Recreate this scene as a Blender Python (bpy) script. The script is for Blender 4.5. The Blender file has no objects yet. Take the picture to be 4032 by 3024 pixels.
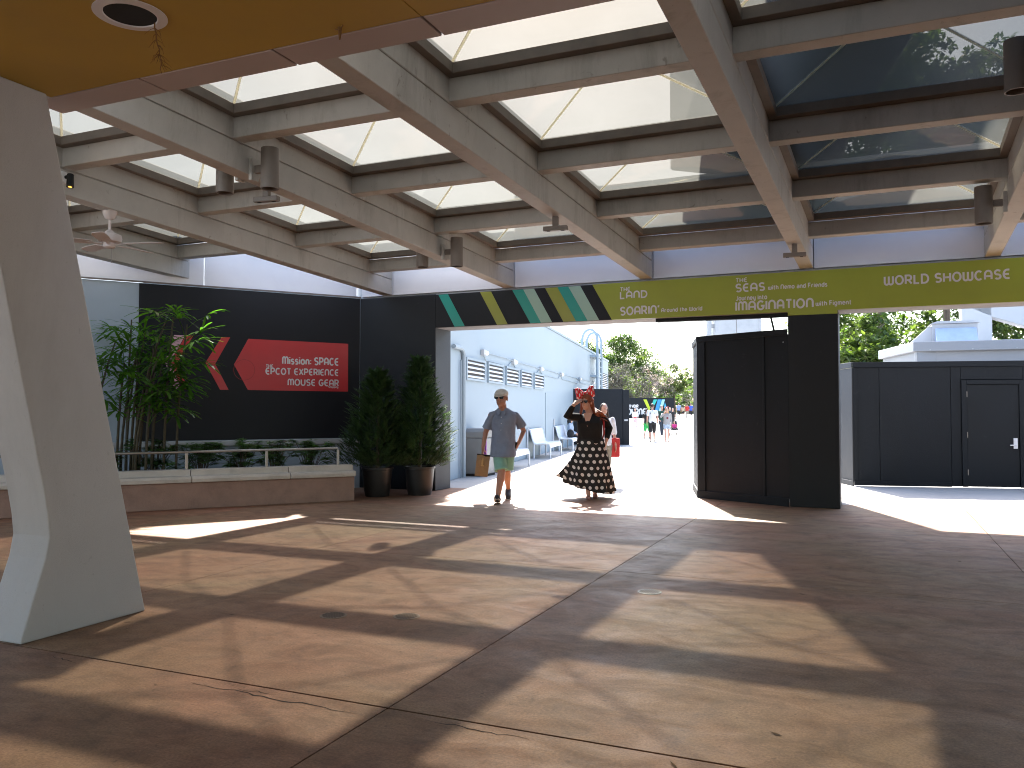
import bpy, bmesh, math, random
from mathutils import Vector, Matrix, Quaternion

scene = bpy.context.scene
COL = scene.collection
rad = math.radians

# ------------------------------------------------------------------ camera
YAW = rad(23.5694)
cam_data = bpy.data.cameras.new('camera')
cam_data.sensor_width = 36.0
cam_data.lens = 29.033
cam_data.clip_start = 0.05
cam_data.clip_end = 3000
cam = bpy.data.objects.new('camera', cam_data)
COL.objects.link(cam)
cam.location = (0, 0, 1.5)
cam.rotation_euler = (rad(90 + 1.791), 0, YAW)
scene.camera = cam

# ------------------------------------------------------------------ world, sun, exposure
SUN = Vector((-0.35, 0.85, 1.0)).normalized()
world = bpy.data.worlds.new('World')
scene.world = world
world.use_nodes = True
wn = world.node_tree.nodes
sky = wn.new('ShaderNodeTexSky')
sky.sky_type = 'NISHITA'
sky.sun_disc = False
sky.sun_elevation = math.asin(SUN.z)
sky.sun_rotation = math.atan2(SUN.x, SUN.y)
sky.air_density = 1.0
sky.dust_density = 1.6
sky.ozone_density = 1.0
bg = wn['Background']
bg.inputs['Strength'].default_value = 0.15
world.node_tree.links.new(sky.outputs[0], bg.inputs['Color'])

sun_data = bpy.data.lights.new('sun', 'SUN')
sun_data.energy = 5.0
sun_data.angle = rad(1.0)
sun_data.color = (1.0, 0.955, 0.88)
sun = bpy.data.objects.new('sun', sun_data)
COL.objects.link(sun)
sun.location = (-30, 80, 100)
sun.rotation_euler = SUN.to_track_quat('Z', 'Y').to_euler()

vs = scene.view_settings
vs.view_transform = 'Standard'
vs.look = 'None'
vs.exposure = 2.2
vs.gamma = 1.0
vs.use_curve_mapping = False
scene.cycles.max_bounces = 10
scene.cycles.diffuse_bounces = 3
scene.cycles.transparent_max_bounces = 16
scene.cycles.caustics_reflective = False
scene.cycles.caustics_refractive = False
scene.cycles.use_denoising = True
scene.cycles.pixel_filter_type = 'BLACKMAN_HARRIS'
scene.cycles.filter_width = 1.05

# ------------------------------------------------------------------ materials
MATS = {}

def nodes_of(name):
    m = bpy.data.materials.new(name)
    m.use_nodes = True
    nt = m.node_tree
    return m, nt, nt.nodes, nt.links, nt.nodes['Principled BSDF']

def noise(nt, scale, detail=6, rough=0.6, stretch=None, src='Object', dist=0.0):
    N, L = nt.nodes, nt.links
    tc = N.new('ShaderNodeTexCoord')
    mp = N.new('ShaderNodeMapping')
    if src == 'World':
        g = N.new('ShaderNodeNewGeometry')
        L.new(g.outputs['Position'], mp.inputs[0])
    else:
        L.new(tc.outputs[src], mp.inputs[0])
    if stretch:
        mp.inputs['Scale'].default_value = stretch
    n = N.new('ShaderNodeTexNoise')
    n.inputs['Scale'].default_value = scale
    n.inputs['Detail'].default_value = detail
    n.inputs['Roughness'].default_value = rough
    n.inputs['Distortion'].default_value = dist
    L.new(mp.outputs[0], n.inputs['Vector'])
    return n

def ramp(nt, fac, stops):
    r = nt.nodes.new('ShaderNodeValToRGB')
    el = r.color_ramp.elements
    while len(el) < len(stops):
        el.new(0.5)
    for e, (p, c) in zip(el, stops):
        e.position = p
        e.color = tuple(c) + ((1,) if len(c) == 3 else ())
    nt.links.new(fac, r.inputs[0])
    return r

def mix(nt, fac, a, b, mode='MIX'):
    m = nt.nodes.new('ShaderNodeMix')
    m.data_type = 'RGBA'
    m.blend_type = mode
    for sock, v in ((m.inputs[0], fac), (m.inputs[6], a), (m.inputs[7], b)):
        if hasattr(v, 'is_linked'):
            nt.links.new(v, sock)
        elif isinstance(v, (int, float)):
            sock.default_value = v
        else:
            sock.default_value = tuple(v) + ((1,) if len(v) == 3 else ())
    return m.outputs[2]

def mat(name, c, rough=0.6, var=0.12, scale=3.0, bump=0.0, bscale=60.0, metal=0.0, spec=0.5,
        stain=None, stain_amt=0.0, stretch=None, stain_stretch=None, specks=None):
    """plain surface with two scales of mottling, optional stains (own colour) and fine relief"""
    if name in MATS:
        return MATS[name]
    m, nt, N, L, b = nodes_of(name)
    n1 = noise(nt, scale, 8, 0.65, stretch, 'World')
    lo = [x * (1 - var) for x in c]
    hi = [min(1, x * (1 + var)) for x in c]
    col = ramp(nt, n1.outputs[0], [(0.3, lo), (0.7, hi)]).outputs[0]
    if stain:
        n2 = noise(nt, scale * 0.6, 10, 0.75, stain_stretch or stretch, 'World', 0.4)
        f = ramp(nt, n2.outputs[0], [(0.52, (0, 0, 0)), (0.72, (stain_amt,) * 3)])
        col = mix(nt, f.outputs[0], col, stain)
    if specks:
        n4 = noise(nt, 7.0, 5, 0.62, (1, 1, .7), 'World', 1.5)
        f4 = ramp(nt, n4.outputs[0], [(0.655, (0, 0, 0)), (0.72, (0.6,) * 3)])
        col = mix(nt, f4.outputs[0], col, specks)
        n5 = noise(nt, 95.0, 2, 0.5, None, 'World')
        f5 = ramp(nt, n5.outputs[0], [(0.70, (0, 0, 0)), (0.74, (0.55,) * 3)])
        col = mix(nt, f5.outputs[0], col, specks)
    L.new(col, b.inputs['Base Color'])
    rr = ramp(nt, n1.outputs[0], [(0.25, (max(0, rough - 0.08),) * 3), (0.75, (min(1, rough + 0.08),) * 3)])
    L.new(rr.outputs[0], b.inputs['Roughness'])
    b.inputs['Metallic'].default_value = metal
    b.inputs['Specular IOR Level'].default_value = spec
    if bump:
        n3 = noise(nt, bscale, 4, 0.6, None, 'World')
        bp = N.new('ShaderNodeBump')
        bp.inputs['Strength'].default_value = bump
        bp.inputs['Distance'].default_value = 0.01
        L.new(n3.outputs[0], bp.inputs['Height'])
        L.new(bp.outputs[0], b.inputs['Normal'])
    MATS[name] = m
    return m

def leaf_mat(name, c, c2, trans=0.35, gloss=0.4):
    if name in MATS:
        return MATS[name]
    m, nt, N, L, b = nodes_of(name)
    n1 = noise(nt, 2.2, 3, 0.6, None, 'World')
    n2 = noise(nt, 14.0, 2, 0.6, None, 'World')
    f = mix(nt, 0.5, n1.outputs[0], n2.outputs[0])
    col = ramp(nt, f, [(0.38, c), (0.62, c2)]).outputs[0]
    L.new(col, b.inputs['Base Color'])
    b.inputs['Roughness'].default_value = gloss
    b.inputs['Specular IOR Level'].default_value = 0.4
    t = N.new('ShaderNodeBsdfTranslucent')
    tcol = mix(nt, 1.0, col, (1.0, 1.25, 0.35), 'MULTIPLY')
    tb = mix(nt, 1.0, tcol, (2.2, 2.2, 2.2), 'MULTIPLY')
    L.new(tb, t.inputs[0])
    ms = N.new('ShaderNodeMixShader')
    ms.inputs[0].default_value = trans
    L.new(b.outputs[0], ms.inputs[1])
    L.new(t.outputs[0], ms.inputs[2])
    L.new(ms.outputs[0], N['Material Output'].inputs['Surface'])
    MATS[name] = m
    return m

def floor_mat():
    m, nt, N, L, b = nodes_of('stained_concrete')
    big = noise(nt, 0.34, 5, 0.55, None, 'World', 0.6)
    c1 = ramp(nt, big.outputs[0], [(0.30, (0.29, 0.122, 0.066)), (0.46, (0.275, 0.138, 0.075)), (0.60, (0.255, 0.158, 0.083)), (0.75, (0.285, 0.134, 0.072))]).outputs[0]
    streak = noise(nt, 1.9, 9, 0.7, (0.8, 1.35, 1.0), 'World', 1.1)
    s = ramp(nt, streak.outputs[0], [(0.34, (0.74, 0.71, 0.70)), (0.52, (0.93, 0.93, 0.93)), (0.70, (1.06, 1.07, 1.09))]).outputs[0]
    oi = N.new('ShaderNodeObjectInfo')
    slab = ramp(nt, oi.outputs['Random'], [(0.0, (1.06, 0.95, 0.92)), (0.5, (0.95, 1.02, 0.98)), (1.0, (1.02, 0.97, 1.0))]).outputs[0]
    c1 = mix(nt, 1.0, c1, slab, 'MULTIPLY')
    c2 = mix(nt, 1.0, c1, s, 'MULTIPLY')
    fine = noise(nt, 70, 3, 0.7, None, 'World')
    fs = ramp(nt, fine.outputs[0], [(0.32, (0.72, 0.71, 0.70)), (0.68, (1.24, 1.24, 1.24))]).outputs[0]
    c3 = mix(nt, 1.0, c2, fs, 'MULTIPLY')
    mott = noise(nt, 4.2, 8, 0.68, None, 'World', 0.5)
    ms = ramp(nt, mott.outputs[0], [(0.34, (0.70, 0.68, 0.67)), (0.5, (1.0, 1.0, 1.0)), (0.66, (1.2, 1.21, 1.22))]).outputs[0]
    c3 = mix(nt, 1.0, c3, ms, 'MULTIPLY')
    spk = noise(nt, 26, 2, 0.5, None, 'World')
    sp = ramp(nt, spk.outputs[0], [(0.24, (0.55, 0.52, 0.5)), (0.31, (1, 1, 1))]).outputs[0]
    c3 = mix(nt, 1.0, c3, sp, 'MULTIPLY')
    scuff = noise(nt, 5.5, 10, 0.8, (0.7, 1.3, 1), 'World', 1.2)
    sf = ramp(nt, scuff.outputs[0], [(0.64, (0, 0, 0)), (0.76, (0.35,) * 3)]).outputs[0]
    c4 = mix(nt, sf, c3, (0.16, 0.105, 0.075))
    L.new(c4, b.inputs['Base Color'])
    rr = ramp(nt, streak.outputs[0], [(0.3, (0.72,) * 3), (0.7, (0.5,) * 3)]).outputs[0]
    L.new(rr, b.inputs['Roughness'])
    b.inputs['Specular IOR Level'].default_value = 0.5
    bp = N.new('ShaderNodeBump')
    bp.inputs['Strength'].default_value = 0.25
    bp.inputs['Distance'].default_value = 0.01
    hm = mix(nt, 0.35, streak.outputs[0], fine.outputs[0])
    L.new(hm, bp.inputs['Height'])
    L.new(bp.outputs[0], b.inputs['Normal'])
    return m

def acrylic_mat():
    """smoked acrylic skylight sheet: clear tint, some scatter inside the sheet, surface sheen"""
    m, nt, N, L, b = nodes_of('smoked_acrylic')
    N.remove(b)
    tr = N.new('ShaderNodeBsdfTransparent')
    tr.inputs[0].default_value = (0.112, 0.098, 0.077, 1)
    n = noise(nt, 1.3, 4, 0.6, None, 'World', 0.5)
    sc = N.new('ShaderNodeBsdfTranslucent')
    col = ramp(nt, n.outputs[0], [(0.35, (0.32, 0.322, 0.29)), (0.7, (0.37, 0.372, 0.34))]).outputs[0]
    L.new(col, sc.inputs[0])
    a = N.new('ShaderNodeMixShader')
    a.inputs[0].default_value = 0.13
    L.new(tr.outputs[0], a.inputs[1])
    L.new(sc.outputs[0], a.inputs[2])
    g = N.new('ShaderNodeBsdfGlossy')
    g.inputs['Roughness'].default_value = 0.03
    o = N.new('ShaderNodeMixShader')
    o.inputs[0].default_value = 0.035
    L.new(a.outputs[0], o.inputs[1])
    L.new(g.outputs[0], o.inputs[2])
    L.new(o.outputs[0], N['Material Output'].inputs['Surface'])
    return m

def dots_mat(name, base, dot, nu, nv, r, stagger=True, rough=0.7):
    """polka dots printed on cloth, laid out on the cloth's own UV map"""
    m, nt, N, L, b = nodes_of(name)
    uv = N.new('ShaderNodeUVMap')
    sp = N.new('ShaderNodeSeparateXYZ')
    L.new(uv.outputs[0], sp.inputs[0])
    def M(op, a, bb=None):
        n = N.new('ShaderNodeMath')
        n.operation = op
        for i, v in enumerate((a, bb)):
            if v is None:
                continue
            if hasattr(v, 'is_linked'):
                L.new(v, n.inputs[i])
            else:
                n.inputs[i].default_value = v
        return n.outputs[0]
    v = M('MULTIPLY', sp.outputs[1], nv)
    row = M('FLOOR', v)
    odd = M('MULTIPLY', M('MODULO', row, 2.0), 0.5 if stagger else 0.0)
    u = M('ADD', M('MULTIPLY', sp.outputs[0], nu), odd)
    fu = M('SUBTRACT', M('FRACT', u), 0.5)
    fv = M('SUBTRACT', M('FRACT', v), 0.5)
    d = M('SQRT', M('ADD', M('MULTIPLY', fu, fu), M('MULTIPLY', fv, fv)))
    f = M('LESS_THAN', d, r)
    L.new(mix(nt, f, base, dot), b.inputs['Base Color'])
    b.inputs['Roughness'].default_value = rough
    return m

# ------------------------------------------------------------------ mesh helpers
class MB:
    """collects boxes, tubes, lathes into one mesh"""
    def __init__(s):
        s.v, s.f, s.m, s.uv = [], [], [], None
    def add(s, vs, fs, mi=0):
        o = len(s.v)
        s.v += [tuple(x) for x in vs]
        s.f += [tuple(o + i for i in f) for f in fs]
        s.m += [mi] * len(fs)
    def box(s, x0, x1, y0, y1, z0, z1, fn=None, mi=0):
        vs = [(x, y, z) for z in (z0, z1) for y in (y0, y1) for x in (x0, x1)]
        if fn:
            vs = [fn(*p) for p in vs]
        s.add(vs, [(0, 2, 3, 1), (4, 5, 7, 6), (0, 1, 5, 4), (2, 6, 7, 3), (0, 4, 6, 2), (1, 3, 7, 5)], mi)
    def tube(s, pts, r, n=8, caps=True, mi=0):
        pts = [Vector(p) for p in pts]
        if isinstance(r, (int, float)):
            r = [r] * len(pts)
        t = (pts[1] - pts[0]).normalized()
        a = t.orthogonal().normalized()
        rings = []
        for i, p in enumerate(pts):
            d = (pts[min(i + 1, len(pts) - 1)] - pts[max(i - 1, 0)]).normalized()
            q = t.rotation_difference(d)
            a = (q @ a).normalized()
            t = d
            bb = t.cross(a)
            rings.append([p + (a * math.cos(k * 2 * math.pi / n) + bb * math.sin(k * 2 * math.pi / n)) * r[i] for k in range(n)])
        vs = [v for rg in rings for v in rg]
        fs = []
        for i in range(len(pts) - 1):
            for k in range(n):
                k2 = (k + 1) % n
                fs.append((i * n + k, i * n + k2, (i + 1) * n + k2, (i + 1) * n + k))
        if caps:
            fs.append(tuple(range(n - 1, -1, -1)))
            fs.append(tuple((len(pts) - 1) * n + k for k in range(n)))
        s.add(vs, fs, mi)
    def lathe(s, prof, n=20, c=(0, 0, 0), mi=0, ax=None, caps=True):
        """prof: list of (r, z) turned about z (or about axis matrix ax)"""
        vs, fs = [], []
        for r, z in prof:
            for k in range(n):
                p = Vector((r * math.cos(k * 2 * math.pi / n), r * math.sin(k * 2 * math.pi / n), z))
                if ax is not None:
                    p = ax @ p
                vs.append(p + Vector(c))
        for i in range(len(prof) - 1):
            for k in range(n):
                k2 = (k + 1) % n
                fs.append((i * n + k, i * n + k2, (i + 1) * n + k2, (i + 1) * n + k))
        if caps:
            fs.append(tuple(range(n - 1, -1, -1)))
            fs.append(tuple((len(prof) - 1) * n + k for k in range(n)))
        s.add(vs, fs, mi)
    def prism(s, poly, fn, d0, d1, mi=0):
        """poly of (u, v); fn(u, v, d) -> world; extruded from d0 to d1"""
        n = len(poly)
        vs = [fn(u, v, d0) for u, v in poly] + [fn(u, v, d1) for u, v in poly]
        fs = [tuple(range(n - 1, -1, -1)), tuple(range(n, 2 * n))]
        fs += [(i, (i + 1) % n, n + (i + 1) % n, n + i) for i in range(n)]
        s.add(vs, fs, mi)
    def build(s, name, mats, parent=None, smooth=False, bevel=0.0, fix=True, seg=1):
        me = bpy.data.meshes.new(name)
        me.from_pydata(s.v, [], s.f)
        if not isinstance(mats, (list, tuple)):
            mats = [mats]
        for m in mats:
            me.materials.append(m)
        if len(mats) > 1:
            me.polygons.foreach_set('material_index', s.m)
        if fix or bevel:
            bm = bmesh.new()
            bm.from_mesh(me)
            if fix:
                bmesh.ops.recalc_face_normals(bm, faces=bm.faces)
            if bevel:
                es = [e for e in bm.edges if len(e.link_faces) == 2 and e.calc_face_angle(0) > 0.6]
                bmesh.ops.bevel(bm, geom=es, offset=bevel, segments=seg, profile=0.5, affect='EDGES', clamp_overlap=True)
            bm.to_mesh(me)
            bm.free()
        if smooth:
            me.polygons.foreach_set('use_smooth', [True] * len(me.polygons))
            try:
                me.set_sharp_from_angle(angle=rad(42))
            except Exception:
                pass
        return link(name, me, parent)

def link(name, me, parent=None):
    o = bpy.data.objects.new(name, me)
    COL.objects.link(o)
    if parent is not None:
        o.parent = parent
        if parent.parent is None and parent.type == 'EMPTY' and not parent.get('_local'):
            o.matrix_parent_inverse = parent.matrix_basis.inverted()
    return o

LOCALS = []
def thing(name, label, cat, loc=(0, 0, 0), rz=0.0, group=None, local=False):
    """Empty at the thing's base; local=True when its parts are modelled round the origin"""
    o = bpy.data.objects.new(name, None)
    o.empty_display_size = 0.2
    COL.objects.link(o)
    o.location = loc
    o.rotation_euler = (0, 0, rz)
    tag(o, label, cat, group)
    if local:
        o['_local'] = 1
        LOCALS.append(o)
    return o

def tag(o, label, cat, group=None, kind=None):
    if label:
        o['label'] = label
    if cat:
        o['category'] = cat
    if group:
        o['group'] = group
    if kind:
        o['kind'] = kind
    return o

def dup(o, loc=None, rz=None, label=None, parent=None):
    c = o.copy()
    COL.objects.link(c)
    c.parent = parent
    if loc is not None:
        c.location = loc
    if rz is not None:
        c.rotation_euler = (0, 0, rz)
    if label:
        c['label'] = label
    if c.get('_local'):
        LOCALS.append(c)
    for ch in list(o.children):
        dup(ch, parent=c)
    return c

def box(name, x0, x1, y0, y1, z0, z1, m, parent=None, bevel=0.004, fn=None):
    b = MB()
    b.box(x0, x1, y0, y1, z0, z1, fn)
    return b.build(name, m, parent, bevel=bevel)

def frame(p0, az_vec, side=1):
    """returns fn(s, n, z): s metres along az_vec from p0, n metres out along the left-hand normal*side"""
    dx, dy = az_vec
    l = math.hypot(dx, dy)
    dx, dy = dx / l, dy / l
    nx, ny = dy * side, -dx * side
    return lambda s, n, z: (p0[0] + dx * s + nx * n, p0[1] + dy * s + ny * n, z)

CR = Vector((math.cos(YAW), math.sin(YAW), 0))
CF = Vector((-math.sin(YAW), math.cos(YAW), 0))
def view(lat, dep, z=0.0):
    """a place given as metres to the right of and ahead of where the photographer stands"""
    p = CR * lat + CF * dep
    return Vector((p.x, p.y, z))

# ------------------------------------------------------------------ stroke lettering (rounded sign alphabet)
def arc(cx, cy, rx, ry, a0, a1, n=14):
    return [(cx + rx * math.cos(rad(a0 + (a1 - a0) * i / n)), cy + ry * math.sin(rad(a0 + (a1 - a0) * i / n))) for i in range(n + 1)]

GL = {
 'A': (0.74, [[(0, 0), (0, .55)] + arc(.37, .58, .37, .42, 180, 0) + [(.74, .55), (.74, 0)], [(0, .36), (.74, .36)]]),
 'B': (0.7, [[(0, 0), (0, 1), (.4, 1)] + arc(.42, .76, .22, .24, 90, -90, 8) + [(0, .52)], [(.4, .52)] + arc(.44, .26, .25, .26, 90, -90, 8) + [(0, 0)]]),
 'C': (0.74, [arc(.4, .5, .4, .5, 48, 312, 22)]),
 'D': (0.74, [[(0, 0), (0, 1), (.3, 1)] + arc(.3, .5, .44, .5, 90, -90) + [(0, 0)]]),
 'E': (0.66, [[(.64, 1), (.4, 1)] + arc(.38, .5, .38, .5, 90, 270) + [(.64, 0)], [(0, .5), (.58, .5)]]),
 'F': (0.58, [[(0, 0), (0, 1), (.58, 1)], [(0, .52), (.5, .52)]]),
 'G': (0.78, [arc(.4, .5, .4, .5, 45, 330, 24) + [(.77, .44), (.42, .44)]]),
 'H': (0.72, [[(0, 0), (0, 1)], [(.72, 0), (.72, 1)], [(0, .5), (.72, .5)]]),
 'I': (0.0, [[(0, 0), (0, 1)]]),
 'J': (0.5, [[(.5, 1), (.5, .3)] + arc(.25, .28, .25, .28, 0, -150, 10)]),
 'L': (0.55, [[(0, 1), (0, 0), (.55, 0)]]),
 'M': (1.0, [[(0, 0), (0, .6)] + arc(.25, .7, .25, .3, 180, 0, 10) + [(.5, .6), (.5, 0)], [(.5, .6)] + arc(.75, .7, .25, .3, 180, 0, 10) + [(1, .6), (1, 0)]]),
 'N': (0.72, [[(0, 0), (0, .55)] + arc(.36, .62, .36, .38, 180, 0) + [(.72, .55), (.72, 0)]]),
 'O': (0.86, [arc(.43, .5, .43, .5, 90, 450, 26)]),
 'P': (0.66, [[(0, 0), (0, 1), (.36, 1)] + arc(.38, .72, .28, .28, 90, -90, 10) + [(0, .44)]]),
 'R': (0.7, [[(0, 0), (0, 1), (.36, 1)] + arc(.38, .72, .28, .28, 90, -90, 10) + [(0, .44)], [(.34, .44), (.7, 0)]]),
 'S': (0.66, [[(.64, .9)] + arc(.34, .75, .3, .25, 50, 250, 10) + arc(.34, .25, .31, .25, 75, -145, 12)]),
 'T': (0.66, [[(0, 1), (.66, 1)], [(.33, 1), (.33, 0)]]),
 'U': (0.72, [[(0, 1), (0, .4)] + arc(.36, .38, .36, .38, 180, 360) + [(.72, .4), (.72, 1)]]),
 'W': (1.0, [[(0, 1), (0, .35)] + arc(.25, .3, .25, .3, 180, 360, 10) + [(.5, .35), (.5, 1)], [(.5, .35)] + arc(.75, .3, .25, .3, 180, 360, 10) + [(1, .35), (1, 1)]]),
 'X': (0.72, [[(0, 0), (.72, 1)], [(0, 1), (.72, 0)]]),
 'Y': (0.7, [[(0, 1), (0, .75)] + arc(.35, .7, .35, .3, 180, 360, 10) + [(.7, 1)], [(.35, .4), (.35, 0)]]),
 'a': (0.56, [[(.05, .68)] + arc(.3, .45, .26, .25, 110, 0, 8) + [(.56, .4), (.56, 0)], arc(.28, .2, .28, .2, 0, 360, 14)]),
 'c': (0.5, [arc(.3, .35, .3, .35, 50, 310, 14)]),
 'd': (0.58, [arc(.29, .35, .29, .35, 0, 360, 16), [(.58, 1), (.58, 0)]]),
 'e': (0.58, [[(0, .36), (.58, .36)] + arc(.29, .36, .29, .34, 0, 310, 16)]),
 'f': (0.4, [[(.15, 0), (.15, .8)] + arc(.35, .8, .2, .2, 180, 90, 6), [(0, .66), (.38, .66)]]),
 'g': (0.58, [arc(.29, .36, .29, .34, 0, 360, 16), [(.58, .7), (.58, -.1)] + arc(.3, -.08, .28, .2, 0, -150, 8)]),
 'h': (0.54, [[(0, 0), (0, 1)], [(0, .4)] + arc(.27, .42, .27, .28, 180, 0, 8) + [(.54, 0)]]),
 'i': (0.0, [[(0, 0), (0, .7)], [(0, .88), (0, 1)]]),
 'l': (0.0, [[(0, 0), (0, 1)]]),
 'm': (0.84, [[(0, 0), (0, .45)] + arc(.21, .48, .21, .22, 180, 0, 8) + [(.42, 0)], [(.42, .45)] + arc(.63, .48, .21, .22, 180, 0, 8) + [(.84, 0)]]),
 'n': (0.54, [[(0, 0), (0, .4)] + arc(.27, .42, .27, .28, 180, 0, 8) + [(.54, 0)]]),
 'o': (0.62, [arc(.31, .35, .31, .35, 90, 450, 18)]),
 'p': (0.58, [arc(.29, .35, .29, .35, 0, 360, 16), [(0, .7), (0, -.3)]]),
 'r': (0.38, [[(0, 0), (0, .4)] + arc(.26, .42, .26, .28, 180, 70, 6)]),
 's': (0.46, [[(.44, .62)] + arc(.23, .52, .21, .17, 60, 250, 8) + arc(.23, .18, .22, .18, 75, -145, 9)]),
 't': (0.4, [[(.15, .95), (.15, .2)] + arc(.33, .2, .18, .2, 180, 280, 6), [(0, .68), (.38, .68)]]),
 'u': (0.54, [[(0, .7), (0, .3)] + arc(.27, .28, .27, .28, 180, 360, 8) + [(.54, .7)]]),
 'w': (0.84, [[(0, .7), (0, .25)] + arc(.21, .22, .21, .22, 180, 360, 8) + [(.42, .7)], [(.42, .25)] + arc(.63, .22, .21, .22, 180, 360, 8) + [(.84, .7)]]),
 'y': (0.56, [[(0, .7), (0, .35)] + arc(.28, .3, .28, .25, 180, 360, 8) + [(.56, .7)], [(.56, .5), (.56, -.05)] + arc(.3, -.05, .26, .2, 0, -130, 6)]),
 "'": (0.05, [[(.05, 1.05), (0, .78)]]),
 ':': (0.0, [[(0, .05), (0, .2)], [(0, .5), (0, .65)]]),
}

def ribbon(poly, w):
    n = len(poly)
    L, R = [], []
    closed = math.dist(poly[0], poly[-1]) < 1e-6
    for i, (x, y) in enumerate(poly):
        a = poly[i - 1] if i > 0 else (poly[-2] if closed else None)
        c = poly[i + 1] if i < n - 1 else (poly[1] if closed else None)
        dirs = []
        if a is not None and math.dist(a, (x, y)) > 1e-6:
            dirs.append(((x - a[0]) / math.dist(a, (x, y)), (y - a[1]) / math.dist(a, (x, y))))
        if c is not None and math.dist(c, (x, y)) > 1e-6:
            dirs.append(((c[0] - x) / math.dist(c, (x, y)), (c[1] - y) / math.dist(c, (x, y))))
        tx, ty = sum(d[0] for d in dirs), sum(d[1] for d in dirs)
        l = math.hypot(tx, ty) or 1
        tx, ty = tx / l, ty / l
        k = 1.0
        if len(dirs) == 2:
            k = min(1.6, 1 / max(0.4, tx * dirs[0][0] + ty * dirs[0][1]))
        L.append((x - ty * w / 2 * k, y + tx * w / 2 * k))
        R.append((x + ty * w / 2 * k, y - tx * w / 2 * k))
    return L, R

def lettering(text, fn, u0, v0, width, cap, weight, m, parent, n0=0.004):
    """each word is one flat print made of strokes; fn(u, v, n) maps to the board it is printed on"""
    pen, words = 0.0, []
    for word in text.split(' '):
        strokes_ = []
        for ch in word:
            w, strokes = GL[ch]
            strokes_ += [[(pen + x, y) for x, y in s] for s in strokes]
            pen += w + 0.34
        words.append(strokes_)
        pen += 0.5
    sx = width / max(pen - 0.84, 0.1)
    for strokes_ in words:
        b = MB()
        for i, s in enumerate(strokes_):
            Q = []
            for x, y in s:
                if not Q or math.dist((x * sx, y * cap), Q[-1]) > 1e-5:
                    Q.append((x * sx, y * cap))
            L, R = ribbon(Q, weight * cap)
            n = n0 + 0.0002 * (i % 6)
            k = len(L)
            b.add([fn(u0 + x, v0 + y, n) for x, y in L] + [fn(u0 + x, v0 + y, n) for x, y in R], [(j, k + j, k + j + 1, j + 1) for j in range(k - 1)])
        b.build('lettering', m, parent, fix=False)

# ------------------------------------------------------------------ material set
M_floor = floor_mat()
M_joint = mat('joint_filler', (0.03, 0.02, 0.016), 0.9)
M_plaza = mat('plaza_concrete', (0.42, 0.40, 0.38), 0.75, 0.06, 1.2, 0.15, 40, stain=(0.33, 0.30, 0.28), stain_amt=0.35)
M_ground = mat('ground_concrete', (0.42, 0.40, 0.38), 0.8, 0.07, 0.3)
M_beam = mat('canopy_concrete', (0.47, 0.46, 0.435), 0.62, 0.10, 1.9, 0.14, 160, stain=(0.21, 0.195, 0.175), stain_amt=0.55, stain_stretch=(2.2, 2.2, 0.45), specks=(.2, .18, .15))
M_curb = mat('curb_metal', (0.17, 0.145, 0.125), 0.6, 0.2, 4)
M_acr = acrylic_mat()
M_hip = mat('acrylic_edge', (0.75, 0.73, 0.66), 0.3, 0.03)
_n = M_hip.node_tree.nodes
_t = _n.new('ShaderNodeBsdfTranslucent'); _t.inputs[0].default_value = (.95, .93, .82, 1)
M_hip.node_tree.links.new(_t.outputs[0], _n['Material Output'].inputs['Surface'])
M_white = mat('white_panel', (0.78, 0.78, 0.80), 0.38, 0.03, 1.0, stain=(0.62, 0.6, 0.6), stain_amt=0.25)
M_char = mat('charcoal_print', (0.011, 0.0125, 0.016), 0.5, 0.12, 1.3, 0.12, 2.5, spec=0.25, specks=(.02, .022, .026))
M_fence = mat('charcoal_plywood', (0.0105, 0.013, 0.0165), 0.55, 0.14, 1.5, 0.25, 70, spec=0.2, specks=(.03, .033, .037), stretch=(1, 1, 0.25), stain=(0.017, 0.02, 0.024), stain_amt=0.3)
M_jamb = mat('grey_render', (0.042, 0.046, 0.052), 0.6, 0.12, 2.2, 0.3, 55)
M_soff = mat('lintel_concrete', (0.28, 0.28, 0.285), 0.75, 0.15, 3, 0.5, 60)
M_green = mat('green_print', (0.30, 0.345, 0.018), 0.36, 0.07, 1.0, 0.10, 2.2)
M_olive = mat('olive_print', (0.28, 0.30, 0.03), 0.36, 0.03)
M_teal = mat('teal_print', (0.0, 0.30, 0.235), 0.36, 0.03)
M_mint = mat('mint_print', (0.33, 0.50, 0.40), 0.36, 0.03)
M_red = mat('red_print', (0.52, 0.022, 0.028), 0.36, 0.04)
M_pink = mat('pink_print', (0.62, 0.36, 0.42), 0.36, 0.04)
M_letter = mat('letter_print', (0.66, 0.63, 0.62), 0.4, 0.02)
M_paleblue = mat('pale_blue_paint', (0.34, 0.41, 0.48), 0.55, 0.05, 1.0, 0.08, 80)
M_yellow = mat('ochre_paint', (0.49, 0.32, 0.04), 0.6, 0.08, 1.4, 0.1, 120)
M_border = mat('pinkish_white_panel', (0.50, 0.425, 0.41), 0.55, 0.06, 1.5)
M_pylon = mat('pylon_render', (0.55, 0.54, 0.53), 0.62, 0.05, 1.2, 0.4, 150, stain=(0.36, 0.34, 0.33), stain_amt=0.35, stain_stretch=(1.5, 1.5, .5), specks=(.40, .39, .38))
M_black = mat('black_void', (0.01, 0.01, 0.01), 0.8)
M_planter = mat('planter_concrete', (0.30, 0.19, 0.145), 0.75, 0.2, 2.4, 0.4, 60, stain=(0.16, 0.10, 0.08), stain_amt=0.6)
M_coping = mat('coping_stone', (0.50, 0.45, 0.39), 0.7, 0.14, 3, 0.35, 90, stain=(0.3, 0.26, 0.2), stain_amt=0.5)
M_soil = mat('soil', (0.035, 0.025, 0.018), 0.95, 0.4, 20, 1.0, 30)
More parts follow.
